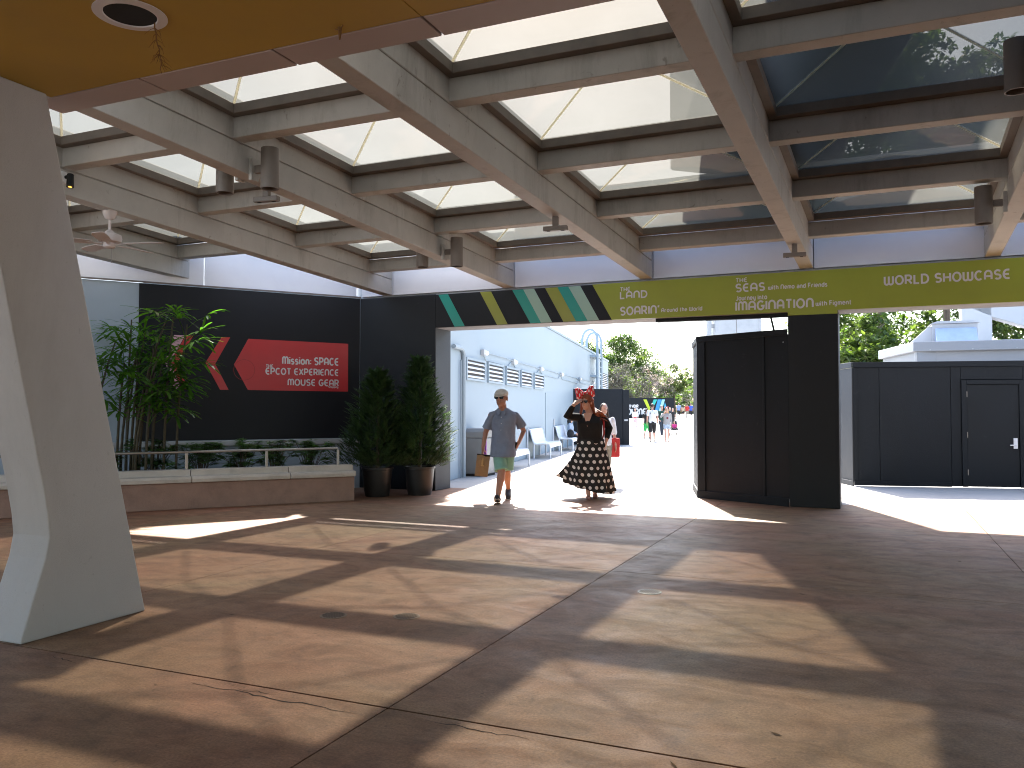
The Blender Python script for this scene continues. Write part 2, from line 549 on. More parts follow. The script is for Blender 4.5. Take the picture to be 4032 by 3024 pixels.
M_steel = mat('brushed_steel', (0.32, 0.30, 0.28), 0.36, 0.06, 6, metal=0.9)
M_fixture = mat('fixture_taupe', (0.20, 0.175, 0.155), 0.5, 0.1, 6)
M_galv = mat('grey_metal', (0.45, 0.46, 0.47), 0.5, 0.1, 3)
M_tower = mat('dark_cladding', (0.058, 0.056, 0.051), 0.7, 0.15, 0.5)

# ------------------------------------------------------------------ ground and floor
def sheet_ground():
    b = MB()
    lats = [-700, -300, -120, -60, -30, -10, 0, 10, 30, 60, 120, 300, 700]
    deps = [-400, -150, -60, -30, -10, 0, 20, 45, 52, 58, 64, 70, 76, 82, 90, 110, 150, 250, 500, 1200]
    def zz(d):
        t = min(1, max(0, (d - 48) / 40.0))
        return -0.03 + 0.5 * t * t * (3 - 2 * t)
    vs = [view(a, d, zz(d)) for d in deps for a in lats]
    n = len(lats)
    fs = [(j * n + i, j * n + i + 1, (j + 1) * n + i + 1, (j + 1) * n + i) for j in range(len(deps) - 1) for i in range(n - 1)]
    b.add(vs, fs)
    o = b.build('ground', M_ground, fix=False, smooth=True)
    return tag(o, 'pale concrete plaza ground reaching to the horizon', None, None, 'structure')
GROUND = sheet_ground()

fl = MB()
fl.box(-14.9, 9.9, -8.9, 14.14, -0.028, -0.018)
FLOOR = tag(fl.build('floor', M_joint), 'reddish stained concrete floor under the canopy', None, None, 'structure')
XJ = [-15, -12.06, -8.79, -5.52, -2.254, 1.26, 4.7, 8.2, 10]
YJ = [-9, -4.14, -0.27, 3.605, 7.465, 11.34, 14.15]
g = 0.0042
for i in range(len(XJ) - 1):
    for j in range(len(YJ) - 1):
        wide = 0.011 if j in (2, 3) else g
        box('slab', XJ[i] + g * 0.7, XJ[i + 1] - g * 0.7, YJ[j] + (0.007 if j == 3 else g * .6), YJ[j + 1] - (0.007 if j == 2 else g * .6), -0.017, 0.0, M_floor, FLOOR, bevel=0.0015)

pv = MB()
pv.box(-14.9, 9.9, 14.17, 45.9, -0.026, -0.017)
PAVE = tag(pv.build('pavement', M_joint), 'bright concrete paving outside the gateway', None, None, 'structure')
PX = [-15, -11.5, -8.0, -4.5, -1.0, 2.5, 6, 10]
PY = [14.16, 17.6, 21.1, 24.6, 28.1, 31.6, 35.1, 38.6, 42.1, 46]
for i in range(len(PX) - 1):
    for j in range(len(PY) - 1):
        box('slab', PX[i] + .004, PX[i + 1] - .004, PY[j] + .004, PY[j + 1] - .004, -0.016, -0.001, M_plaza, PAVE, bevel=0.0)

# cracks along the near joint
random.seed(4)
def crack(p0, p1, w, n=16):
    b = MB()
    pts = []
    for i in range(n + 1):
        t = i / n
        pts.append(((p0[0] + (p1[0] - p0[0]) * t), p0[1] + (p1[1] - p0[1]) * t + random.uniform(-.018, .018) * math.sin(math.pi * t) ** .5))
    vs, fs = [], []
    for i, (x, y) in enumerate(pts):
        ww = w * (0.25 + math.sin(math.pi * i / n)) * random.uniform(.5, 1.2)
        vs += [(x, y - ww / 2, 0.0012), (x, y + ww / 2, 0.0012)]
    for i in range(n):
        fs.append((2 * i, 2 * i + 2, 2 * i + 3, 2 * i + 1))
    b.add(vs, fs)
    b.build('crack', M_joint, FLOOR, fix=False)
crack((-3.45, 3.50), (-2.35, 3.47), .009, 22)
crack((-4.6, 3.54), (-4.35, 3.50), .006, 8)
crack((-2.0, 3.54), (-1.45, 3.52), .007, 14)
crack((-3.15, 3.53), (-2.9, 3.535), .006, 8)

# floor drains
def drain(x, y, m, label):
    t = thing('floor_drain', label, 'drain', (x, y, 0), 0, 'floor drains', local=True)
    b = MB(); b.lathe([(0.098, -0.004), (0.098, 0.003), (0.09, 0.005), (0.0, 0.005)], 28)
    b.build('rim', m, t)
    for k in range(-4, 5):
        h = math.sqrt(max(0, .08 ** 2 - (k * .018) ** 2))
        bb = MB(); bb.box(k * .018 - .0045, k * .018 + .0045, -h, h, .0052, .0066)
        bb.build('slot', mat('drain_slot', (.09, .065, .05), .8), t)
drain(-3.621, 5.043, mat('drain_brown', (.22, .15, .10), .6), 'brown slotted drain cover nearest the left pylon')
drain(-3.118, 5.233, mat('drain_brown', (.22, .15, .10), .6), 'brown slotted drain cover between the other two drains')
drain(-1.701, 6.731, M_galv, 'bright grey metal drain cover in the shadow band, farthest right')

# ------------------------------------------------------------------ foreground pylon and ochre soffit
PYL = thing('pylon', 'off-white boomerang shaped support pylon in the left foreground', 'pylon', (-5.18, 4.1, 0))
near = [(3.62, 0), (3.66, .12), (3.73, .34), (3.79, .52), (3.815, .66), (3.80, .80), (3.765, .98), (3.60, 1.7), (3.43, 2.45), (3.17, 3.6)]
far = [(3.735, 3.6), (4.17, 1.8), (4.61, 0)]
b = MB()
b.prism(near + far, lambda u, v, d: (d, u, v), -5.37, -5.0)
b.build('shaft', M_pylon, PYL, bevel=0.012, seg=2)

CAN = thing('entrance_soffit', 'ochre painted soffit with pinkish white border panels overhead', 'soffit', (0, 0, 3.6))
xs = [-5.04, -2.182, 0.9, 4.0, 7.1]
for i in range(4):
    box('ochre_panel', xs[i] + .003, xs[i + 1] - .003, -7.0, 3.79, 3.6, 3.72, M_yellow, CAN, bevel=0.0)
xs = [-5.24, -4.235, -3.182, -2.182, -1.17, -0.16, 0.85, 1.86, 2.9, 3.9, 4.9, 5.9, 7.0]
for i in range(12):
    box('border_panel', xs[i] + .007, xs[i + 1] - .007, 3.797, 4.035, 3.597, 3.72, M_border, CAN, bevel=0.004)
box('unseen_roof_slab', -5.24, 7.1, -7.0, 4.03, 3.723, 4.02, M_beam, CAN, bevel=0)
box('upstand', -5.24, 7.1, 3.8, 4.03, 4.022, 4.95, M_beam, CAN, bevel=0)  # out of view, carried up to block light between soffit and roof
box('unseen_roof_slab', -12, 30, -32, -7.01, 3.75, 4.1, M_beam, CAN, bevel=0)  # unseen roof added behind the camera to cut ambient light
box('unseen_roof_slab', -12, -5.40, -7.0, 3.6, 3.75, 4.1, M_beam, CAN, bevel=0)  # unseen left roof added against ambient light, cut short so sky reaches the pylon
box('unseen_roof_slab', 7.11, 30, -7.0, 4.03, 3.75, 4.1, M_beam, CAN, bevel=0)  # unseen roof added on the right to cut ambient light
# recessed can in the soffit
CANL = thing('recessed_downlight', 'unlit recessed round downlight in the ochre soffit with dry roots dangling', 'downlight', (-3.585, 3.15, 3.6))
b = MB(); b.lathe([(0.185, 3.5985), (0.185, 3.594), (0.135, 3.590), (0.13, 3.5985)], 36, (-3.585, 3.15, 0), caps=False)
b.build('trim_ring', M_white, CANL, smooth=True)
b = MB(); b.lathe([(0.132, 3.5965), (0.0, 3.5965)], 36, (-3.585, 3.15, 0), caps=False)
b.build('aperture', M_black, CANL)
M_root = mat('dry_root', (.20, .10, .03), .9)
def roots(p, n, length, seed, parent):
    random.seed(seed)
    b = MB()
    main = [Vector(p)]
    dv = Vector((.16, .10, -1)).normalized()
    for i in range(10):
        main.append(main[-1] + (dv + Vector((random.uniform(-.45, .45), random.uniform(-.3, .3), random.uniform(-.1, .1)))) * length / 10)
    b.tube(main, [.0035 * (1 - i / 14) + .001 for i in range(11)], 5)
    for k in range(n):
        i = random.randint(1, 9)
        q = main[i]
        d = Vector((random.uniform(-1, 1), random.uniform(-1, 1), -random.uniform(.2, 1))).normalized()
        b.tube([q, q + d * .03, q + d * .05 + Vector((random.uniform(-.02, .02), 0, -.015))], [.0018, .0015, .0008], 4)
    b.build('root_strand', M_root, parent)
roots((-3.54, 3.27, 3.598), 26, .27, 3, CANL)
b = MB(); b.tube([(-2.655, 3.72, 3.598), (-2.65, 3.715, 3.56), (-2.655, 3.72, 3.53)], [.012, .009, .004], 6)
b.tube([(-2.69, 3.73, 3.597), (-2.655, 3.72, 3.585), (-2.62, 3.70, 3.597)], [.003, .005, .003], 5)
nest = b.build('mud_nest', M_root); tag(nest, 'small brown mud nest hanging at the soffit border', 'nest')

# ------------------------------------------------------------------ canopy roof with skylights
def RF(x, y, z):
    return (x + .024 * (y - 13.5), y, z + .045 * (13.5 - y))
ROOF = thing('canopy_roof', 'grey concrete canopy roof with a grid of beams and pyramid skylights', 'roof', (-3, 9, 3.7))
XR = [-10.905, -8.39, -5.86, -3.34, -.81, 1.70, 4.22]
BW = .20
for i, xr in enumerate(XR):
    y1 = 13.505 if i else 11.05
    b = MB()
    b.box(xr - BW, xr, 3.9, y1, 3.69, 3.978, RF)
    b.box(xr - BW + .01, xr - .01, 3.9, y1, 3.979, 3.991, RF)
    b.box(xr - BW, xr, 3.9, y1, 3.992, 4.44, RF)
    b.build('beam', M_beam, ROOF, bevel=0.006)
ROWS = [4.55, 6.60, 8.65, 10.70, 12.75]
CW = .16
M_acrsub = M_acr
for i in range(len(XR) - 1):
    xa, xb = XR[i], XR[i + 1] - BW
    rows = ROWS if i else ROWS[:4]
    for y in rows:
        b = MB(); b.box(xa - .004, xb + .004, y, y + CW, 4.0, 4.215, RF)
        b.build('crossbeam', M_beam, ROOF, bevel=0.005)
    for k in range(len(rows) - 1):
        ya, yb = rows[k] + CW, rows[k + 1]
        e = .085
        b = MB()
        b.box(xa, xb, yb - e, yb + .002, 4.217, 4.315, RF)
        b.box(xa, xb, ya - .002, ya + e, 4.217, 4.315, RF)
        b.box(xa, xa + e, ya + e, yb - e, 4.217, 4.315, RF)
        b.box(xb - e, xb, ya + e, yb - e, 4.217, 4.315, RF)
        b.box(xa, xb, ya - CW, ya - .004, 4.217, 4.36, RF)
        sk = b.build('skylight', M_curb, ROOF, bevel=0.003)
        q = .05
        x0, x1, y0, y1 = xa + q, xb - q, ya + q, yb - q
        ap = RF((x0 + x1) / 2, (y0 + y1) / 2, 4.75)
        cs = [RF(x0, y0, 4.32), RF(x1, y0, 4.32), RF(x1, y1, 4.32), RF(x0, y1, 4.32)]
        for s in range(4):
            p, r_ = Vector(cs[s]), Vector(cs[(s + 1) % 4])
            a = Vector(ap)
            # slightly bulged sheet, as heat-formed acrylic is
            vs, fs = [], []
            n = 6
            nrm = (r_ - p).cross(a - p).normalized()
            if nrm.z < 0: nrm = -nrm
            idx = {}
            for u in range(n + 1):
                for v in range(n + 1 - u):
                    l1, l2 = u / n, v / n
                    l0 = 1 - l1 - l2
                    w = 27 * l0 * l1 * l2
                    idx[(u, v)] = len(vs)
                    vs.append(p * l0 + r_ * l1 + a * l2 + nrm * .035 * w)
            for u in range(n):
                for v in range(n - u):
                    fs.append((idx[(u, v)], idx[(u + 1, v)], idx[(u, v + 1)]))
                    if u + v < n - 1:
                        fs.append((idx[(u + 1, v)], idx[(u + 1, v + 1)], idx[(u, v + 1)]))
            mb = MB(); mb.add(vs, fs)
            mb.build('pane', M_acr, sk, smooth=True, fix=False)
            mb = MB(); mb.tube([Vector(cs[s]) + Vector((0, 0, .004)), a + Vector((0, 0, .004))], .014, 6)
            mb.build('hip_bar', M_hip, sk)

b = MB(); b.box(4.23, 30, 4.05, 13.50, 4.0, 4.3, RF)
b.build('unseen_roof_slab', M_beam, ROOF)  # unseen solid roof added past the last skylight bay to lower ambient light
b = MB(); b.box(-14, -11.12, 3.62, 9.0, 4.0, 4.3, RF)
b.build('unseen_roof_slab', M_beam, ROOF)  # unseen slab added at far left to close off sky light
# dark clad tower over the right skylights, its unseen height added to shade the floor
TOW = thing('dark_tower', 'dark clad tower mass seen through the right-hand skylights', 'tower', (-.85, 14.5, 0))
b = MB()
poly = [(-3.05, 13.62), (-1.0, 7.2), (1.05, 6.6), (.95, 7.4), (-.30, 13.3), (-.45, 15.0), (-1.5, 15.0)]
b.prism(poly, lambda u, v, d: (u, v, d), 5.5, 9.0)
b.build('cladding', M_tower, TOW, bevel=.03)
box('leg', -1.12, -.62, 14.35, 14.9, -.01, 5.49, M_tower, TOW)

# ------------------------------------------------------------------ gateway wall with the green sign
GATE = thing('gateway', 'charcoal gateway wall with a green sign lintel and white fascia panels', 'gateway', (-4, 13.8, 0))
G = lambda u, v, n: (u, 13.5 - n, v)
box('lintel', -7.438, 6.70, 13.5, 14.1, 3.022, 3.66, M_soff, GATE, bevel=.006)
box('side_wall', -9.35, -7.44, 13.5, 14.1, 0, 3.66, M_jamb, GATE, bevel=.008)
box('pillar', -1.185, -.462, 13.5, 14.1, 0, 3.02, M_jamb, GATE, bevel=.006)
box('end_pillar', 6.0, 6.7, 13.5, 14.1, 0, 3.02, M_jamb, GATE, bevel=.006)
box('side_wall', 6.71, 30, 13.5, 14.1, 0, 3.66, M_char, GATE, bevel=0)  # unseen wall added past the end pillar to cut ambient light
box('side_facing', -9.1, -7.446, 13.492, 13.499, 0.01, 3.645, M_char, GATE, bevel=0)
box('pillar_facing', -1.19, -.466, 13.47, 13.498, 0.005, 2.962, M_char, GATE, bevel=.003)
b = MB(); b.prism([(-7.44, 3.03), (-4.03, 3.03), (-4.38, 3.645), (-7.44, 3.645)], G, .0015, .008)
b.build('black_panel', M_char, GATE)
b = MB(); b.prism([(-4.028, 3.024), (-1.19, 3.024), (-1.19, 2.967), (-.47, 2.967), (-.47, 3.024), (6.5, 3.024), (6.5, 3.645), (-4.375, 3.645)], G, .0015, .032)
b.build('green_panel', M_green, GATE, bevel=0)
for a, c, d, e, m in ((-7.38, -7.18, -6.83, -7.04, M_teal), (-6.52, -6.30, -5.97, -6.18, M_olive), (-5.88, -5.67, -5.33, -5.53, M_teal), (-5.668, -5.46, -5.12, -5.328, M_mint),
                      (-5.25, -5.02, -4.68, -4.91, M_olive), (-5.018, -4.82, -4.47, -4.678, M_teal), (-4.818, -4.60, -4.26, -4.468, M_mint)):
    b = MB(); b.prism([(a, 3.64), (c, 3.64), (d, 3.032), (e, 3.032)], G, .0085, .0105)
    b.build('stripe', m, GATE)
for tx, u, v, w, cap, wt in (('THE', -3.875, 3.50, .165, .062, .21), ('LAND', -3.875, 3.378, .45, .108, .22), ("SOARIN'", -3.875, 3.10, .65, .125, .22), ('Around the World', -3.175, 3.115, .66, .062, .21),
                             ('THE', -1.972, 3.535, .168, .062, .21), ('SEAS', -1.972, 3.385, .435, .115, .22), ('with Nemo and Friends', -1.475, 3.39, .86, .064, .21),
                             ('Journey into', -1.972, 3.245, .47, .068, .21), ('IMAGINATION', -1.972, 3.083, 1.15, .13, .22), ('with Figment', -.775, 3.10, .5, .066, .21),
                             ('WORLD SHOWCASE', .192, 3.362, 1.61, .122, .22)):
    lettering(tx, G, u, v, w, cap, wt, M_letter, GATE, n0=.034)
XB = [-9.1, -8.385, -5.855, -3.33, -.808, 1.70, 4.22, 6.7]
for i in range(7):
    top = 4.71 if i <= 1 else 5.35
    box('fascia_panel', XB[i] + .008, XB[i + 1] - .008, 13.515, 13.60, 3.69, top, M_white, GATE, bevel=.004)
box('fascia_backing', -9.3, 6.7, 13.605, 14.0, 3.664, 4.66, M_galv, GATE, bevel=0)

# ------------------------------------------------------------------ slanted wall on the left with the red arrow
AZ = (math.sin(rad(36)), math.cos(rad(36)))
LW = frame((-9.1, 13.5), AZ)
W = lambda u, v, n: LW(u, n, v)
WALL = thing('arrow_wall', 'pale blue wall carrying a charcoal banner with a red direction arrow', 'wall', LW(-3.5, 0, 0))
b = MB(); b.box(-22, .02, -.3, 0, 0, 3.665, LW)
b.build('wall_body', M_paleblue, WALL)
b = MB(); b.box(-3.955, -.02, .004, .016, .965, 3.655, LW)
b.build('charcoal_banner', M_char, WALL, bevel=.002)
b = MB(); b.box(-9, -.02, .002, .05, .86, .955, LW)
b.build('ledge', M_galv, WALL, bevel=.006)
for u0, u1 in ((-9, -7.6), (-7.59, -5.35), (-5.34, -2.905), (-2.89, -.08)):
    b = MB(); b.box(u0, u1, -.12, -.02, 3.70, 4.86, LW)
    b.build('fascia_panel', M_white, WALL, bevel=.004)
b = MB(); b.box(-9, .0, .0, .03, 3.667, 3.695, LW)
b.build('drip_edge', M_curb, WALL, bevel=0)
b = MB(); b.prism([(-2.38, 2.312), (-2.133, 2.785), (-.256, 2.77), (-.254, 1.85), (-2.132, 1.858)], W, .017, .0195)
b.build('red_arrow', M_red, WALL)
b = MB(); b.prism([(-2.868, 2.33), (-2.60, 2.793), (-2.452, 2.796), (-2.703, 2.314), (-2.468, 1.856), (-2.614, 1.856)], W, .017, .0195)
b.build('red_chevron', M_red, WALL)
b = MB(); b.prism([(-3.44, 2.325), (-3.20, 2.797), (-3.075, 2.80), (-3.327, 2.322), (-3.155, 1.862), (-3.25, 1.862)], W, .017, .0195)
b.build('red_chevron', M_red, WALL)
b = MB(); b.prism([(-3.53, 2.325), (-3.39, 2.797), (-3.21, 2.797), (-3.45, 2.325), (-3.26, 1.862), (-3.38, 1.862)], W, .017, .0195)
b.build('pink_chevron', M_pink, WALL)
b = MB()
ring = arc(-2.2, 2.22, .185, .185, 0, 360, 36)
L_, R_ = ribbon(ring, .007)
k = len(L_)
b.add([W(x, y, .0205) for x, y in L_] + [W(x, y, .0205) for x, y in R_], [(j, k + j, k + j + 1, j + 1) for j in range(k - 1)])
b.build('round_seam', mat('dark_red', (.3, .012, .015), .4), WALL, fix=False)
for tx, u, v, w, cap, wt in (('Mission: SPACE', -1.51, 2.352, 1.06, .125, .22), ('THE', -1.812, 2.275, .126, .055, .21), ('EPCOT EXPERIENCE', -1.812, 2.155, 1.362, .108, .22),
                             ('MOUSE GEAR', -1.405, 1.958, .958, .108, .22), ('Shopping', -.64, 1.918, .19, .034, .21)):
    lettering(tx, W, u, v, w, cap, wt, M_letter, WALL, n0=.0215)

# ------------------------------------------------------------------ planter in front of that wall
PA = (math.sin(rad(39)), math.cos(rad(39)))
PL = frame((-8.0, 11.34), PA)
PLANT = thing('planter', 'low brownish concrete planter wall with pale coping stones', 'planter', PL(-2, -.3, 0))
b = MB(); b.box(-5.2, .22, -.30, 0, 0, .40, PL)
b.build('front_wall', M_planter, PLANT, bevel=.01)
b = MB(); b.box(.05, .22, -1.75, -.302, 0, .40, PL)
b.build('end_wall', M_planter, PLANT, bevel=.01)
cx = [-5.2, -3.55, -2.31, -.83, .24]
for i in range(4):
    b = MB(); b.prism([(.035, .403), (.035, .455), (.01, .492), (-.13, .494), (-.16, .585), (-.30, .59), (-.30, .403)], lambda u, v, d: PL(d, u, v), cx[i] + .004, cx[i + 1] - .004)
    b.build('coping_stone', M_coping, PLANT, bevel=.006)
b = MB(); b.box(-5.2, .04, -1.9, -.31, .0, .46, PL)
b.build('soil', M_soil, PLANT)

RAIL = thing('handrail', 'brushed steel handrail along the planter coping', 'railing', PL(-2, -.22, .59))
b = MB(); b.tube([PL(-5.0, -.22, .845), PL(0.0, -.22, .858)], .021, 10)
b.build('top_rail', M_steel, RAIL, smooth=True)
for s in (-3.95, -2.36, -1.16, .0):
    b = MB(); b.box(s - .022, s + .022, -.232, -.208, .585, .84, PL)
    b.build('post', M_steel, RAIL, bevel=.003)

# ------------------------------------------------------------------ charcoal hut beside the pillar
HUT = thing('plywood_enclosure', 'tall charcoal plywood enclosure attached to the gateway pillar', 'enclosure', (-2.1, 14.6, 0))
H1 = frame((-2.735, 14.262), (1.499, -.748))          # front face, runs to the pillar
H2 = frame((-2.735, 14.262), (-.38, 1.49), -1)        # left face
L1 = 1.722
def hpanel(F, s0, s1, n0, n1, z0, z1, nm, m=M_fence):
    b = MB(); b.box(s0, s1, n0, n1, z0, z1, F)
    return b.build(nm, m, HUT, bevel=.003)
hpanel(H1, .06, 1.285, -.05, 0, .12, 2.68, 'plywood_panel')
hpanel(H1, 1.295, L1, -.05, 0, .12, 2.68, 'plywood_panel')
hpanel(H1, .0, .15, .001, .022, .13, 2.66, 'batten')
hpanel(H1, 1.27, 1.31, .001, .018, .13, 2.66, 'batten')
hpanel(H1, -.02, L1, .0, .03, .0, .125, 'base_rail')
hpanel(H1, -.02, L1, .0, .03, 2.665, 2.76, 'cap_rail')
hpanel(H2, .0, 1.55, -.05, 0, .12, 2.68, 'plywood_panel')
hpanel(H2, .0, .10, .001, .022, .13, 2.66, 'batten')
hpanel(H2, -.01, 1.55, .0, .03, .0, .125, 'base_rail')
hpanel(H2, -.01, 1.55, .0, .03, 2.665, 2.755, 'cap_rail')
box('back_panel', -3.0, -1.15, 15.70, 15.75, .0, 2.68, M_fence, HUT)
b = MB(); b.tube([H1(1.48, -.02, 2.70), H1(1.40, -.02, 3.02)], .022, 4)
b.build('brace', M_fence, HUT)
b = MB(); b.tube([H1(1.64, .002, 2.56), H1(1.64, .006, 2.56)], .008, 8)
b.build('screw_head', M_white, HUT)
box('head_board', -3.3, -1.2, 13.56, 13.7, 2.962, 3.019, M_fence, HUT, bevel=.003)

# ------------------------------------------------------------------ charcoal hoarding with a door, on the right
HO = frame((-.35, 17.64), (2.969, .672))
FEN = thing('hoarding', 'charcoal plywood hoarding with a closed door at the right edge', 'hoarding', HO(1.5, 0, 0))
def fp(F, s0, s1, n0, n1, z0, z1, nm, m=M_fence, bev=.003, par=None):
    b = MB(); b.box(s0, s1, n0, n1, z0, z1, F)
    return b.build(nm, m, par or FEN, bevel=bev)
sx = [0.0, .49, 1.785, 1.95]
fp(HO, .02, .485, -.05, 0, .09, 2.33, 'plywood_panel')
fp(HO, .492, 1.78, -.05, 0, .09, 2.33, 'plywood_panel')
fp(HO, 1.787, 1.965, -.05, 0, .03, 2.33, 'plywood_panel')
fp(HO, 1.968, 3.06, -.05, 0, 2.085, 2.33, 'plywood_panel')
fp(HO, 3.065, 4.4, -.05, 0, .03, 2.33, 'plywood_panel')
fp(HO, 4.405, 7.2, -.05, 0, .03, 2.33, 'plywood_panel')
fp(HO, .0, 7.2, .0, .03, 2.335, 2.44, 'cap_rail')
fp(HO, .0, 1.78, .0, .02, .015, .10, 'base_rail')
fp(HO, .0, .075, .001, .02, .105, 2.33, 'batten')
fp(HO, 1.97, 2.06, .001, .03, .02, 2.075, 'door_frame')
fp(HO, 2.985, 3.07, .001, .03, .02, 2.075, 'door_frame')
fp(HO, 2.062, 2.983, .001, .03, 1.992, 2.075, 'door_frame')
M_door = mat('door_paint', (.012, .0145, .018), .5, .08, 1.5, spec=.2, specks=(.03, .033, .037))
fp(HO, .03, 7.2, -.075, -.052, .02, 2.40, 'added_backing_board')  # added dark board that stops bright ground showing between the panels
DOOR = fp(HO, 2.066, 2.979, -.045, .008, .035, 1.985, 'door', M_door)
for z in (1.80, 1.02, .30):
    b = MB(); b.box(2.058, 2.072, .009, .035, z - .055, z + .055, HO)
    b.build('hinge', M_steel, DOOR, bevel=.002)
b = MB()
b.box(2.875, 2.945, .009, .018, .76, .96, HO)
b.tube([HO(2.91, .018, .83), HO(2.91, .06, .83)], .014, 10)
b.tube([HO(2.915, .058, .83), HO(2.80, .062, .825)], .011, 8)
b.tube([HO(2.91, .016, .915), HO(2.91, .032, .915)], .026, 14)
b.build('lever_handle', M_white, DOOR, bevel=.001)
HS = frame((-.35, 17.64), (-.2, .47), -1)
fp(HS, .0, 1.6, -.05, 0, .09, 2.33, 'plywood_panel', M_jamb)
fp(HS, .0, 1.6, .0, .025, 2.335, 2.44, 'cap_rail', M_jamb)
fp(HS, .0, 1.6, .0, .025, .0, .1, 'base_rail', M_jamb)
fp(HS, .0, .06, .001, .02, .105, 2.33, 'batten', M_jamb)

# ------------------------------------------------------------------ lamps, sensors and fan under the roof
def spot(loc, flip, label, big=1.0):
    t = thing('cylinder_downlight', label, 'downlight', loc, math.pi if flip else 0, 'cylinder downlights on the beams', local=True)
    b = MB(); b.lathe([(.092, .215), (.094, .2), (.094, -.215), (.082, -.215), (.080, -.12)], 26, caps=False)
    b.lathe([(.092, .215), (0, .216)], 26, caps=False)
    b.build('housing', M_fixture, t, smooth=True)
    b = MB(); b.lathe([(.081, -.13), (0, -.13)], 26, caps=False)
    b.build('reflector', M_black, t)
    b = MB(); b.box(-.19, -.088, -.025, .025, -.03, .05)
    b.build('arm', M_fixture, t, bevel=.003)
    b = MB(); b.box(-.235, -.19, -.06, .06, -.11, .13)
    b.build('back_plate', M_beam, t, bevel=.004)
    return t
spot((-5.79, 6.89, 4.04), False, 'taupe cylinder downlight, largest one at upper left, on the near side of its beam')
spot((-6.455, 6.95, 4.08), True, 'taupe cylinder downlight half hidden behind the beam at upper left')
spot((-5.675, 10.94, 3.86), False, 'small taupe cylinder downlight on the beam above the gateway stripes')
spot((-6.355, 11.1, 3.92), True, 'small taupe cylinder downlight peeking under the beam above the gateway stripes')
spot((1.205, 10.85, 3.86), True, 'taupe cylinder downlight on the right beam near the green sign')
spot((1.135, 7.9, 4.36), True, 'large taupe cylinder downlight at the upper right picture edge')

def sensor(loc, label):
    t = thing('sensor_bar', label, 'sensor', loc, rad(8), 'sensor bars under the beams', local=True)
    b = MB(); b.box(-.035, .035, -.03, .03, -.12, 0)
    b.build('stem', M_fixture, t, bevel=.004)
    b = MB(); b.box(-.15, .15, -.035, .035, -.175, -.118)
    bar = b.build('bar', M_fixture, t, bevel=.006)
    for x in (-.09, .09):
        b = MB(); b.box(x - .02, x + .02, -.02, .02, -.178, -.1755)
        b.build('lens', M_black, bar)
sensor((-3.54, 9.45, 3.872), 'taupe T-shaped sensor bar under the middle beam')
sensor((-.95, 11.84, 3.764), 'taupe T-shaped sensor bar above the green sign')
sensor((-6.11, 7.22, 3.972), 'taupe T-shaped sensor bar below the large left downlight')

t = thing('floodlight', 'small black floodlight with a glowing tip on a round white plate', 'floodlight', (-8.553, 6.6, 4.18), 0, local=True)
AXX = Matrix.Rotation(rad(90), 4, 'Y')
b = MB(); b.lathe([(.075, 0), (.075, .03), (.06, .055), (0, .06)], 22, ax=AXX); b.build('mount_plate', M_white, t, smooth=True)
b = MB(); b.tube([(.05, 0, 0), (.13, 0, .01), (.14, -.01, -.02)], .02, 8); b.build('knuckle', M_black, t)
b = MB(); b.tube([(.14, -.005, .02), (.17, -.03, -.13)], [.036, .04], 14); b.build('lamp_body', M_black, t)
m, nt, N, L, bs = nodes_of('warm_led'); bs.inputs['Emission Color'].default_value = (1, .45, .08, 1); bs.inputs['Emission Strength'].default_value = 1.6; bs.inputs['Base Color'].default_value = (.2, .1, .02, 1)
b = MB(); b.lathe([(.02, 0), (0, 0)], 12, (.1705, -.0305, -.1325), caps=False); b.build('led', m, t)

t = thing('ceiling_fan', 'white five-blade ceiling fan hanging beside the left pylon', 'fan', (-8.65, 7.34, 3.967), rad(20), local=True)
M_fan = mat('fan_white', (.62, .56, .54), .45, .05)
b = MB(); b.lathe([(.085, 0), (.085, -.03), (.06, -.09), (.02, -.11)], 20); b.build('mount', M_fan, t, smooth=True)
b = MB(); b.tube([(0, 0, -.1), (0, 0, -.27)], .016, 10); b.build('down_rod', M_fan, t)
b = MB(); b.lathe([(.03, -.24), (.06, -.27), (.135, -.30), (.145, -.345), (.13, -.385), (.07, -.40), (.07, -.45), (.05, -.465), (0, -.467)], 28, caps=False); b.build('motor_housing', M_fan, t, smooth=True)
for k in range(5):
    a = k * 2 * math.pi / 5
    R = Matrix.Rotation(a, 4, 'Z') @ Matrix.Translation((0, 0, -.405)) @ Matrix.Rotation(rad(9), 4, 'X')
    b = MB()
    prof = [(.20, .055), (.26, .068), (.45, .078), (.60, .075), (.66, .06), (.68, .03)]
    poly = [(x, w) for x, w in prof] + [(x, -w) for x, w in reversed(prof)]
    b.prism(poly, lambda u, v, d: R @ Vector((u, v, d)), -.004, .004)
    bl = b.build('blade', M_fan, t)
    b = MB(); b.prism([(.06, .02), (.16, .015), (.26, .035), (.26, -.035), (.16, -.015), (.06, -.02)], lambda u, v, d: R @ Vector((u, v, d)), -.012, -.005)
    b.build('blade_iron', M_fan, bl)
b = MB(); b.tube([(.03, 0, -.46), (.03, 0, -.62)], .0025, 4); b.tube([(.03, 0, -.62), (.03, 0, -.645)], .008, 6); b.build('pull_chain', M_fixture, t)

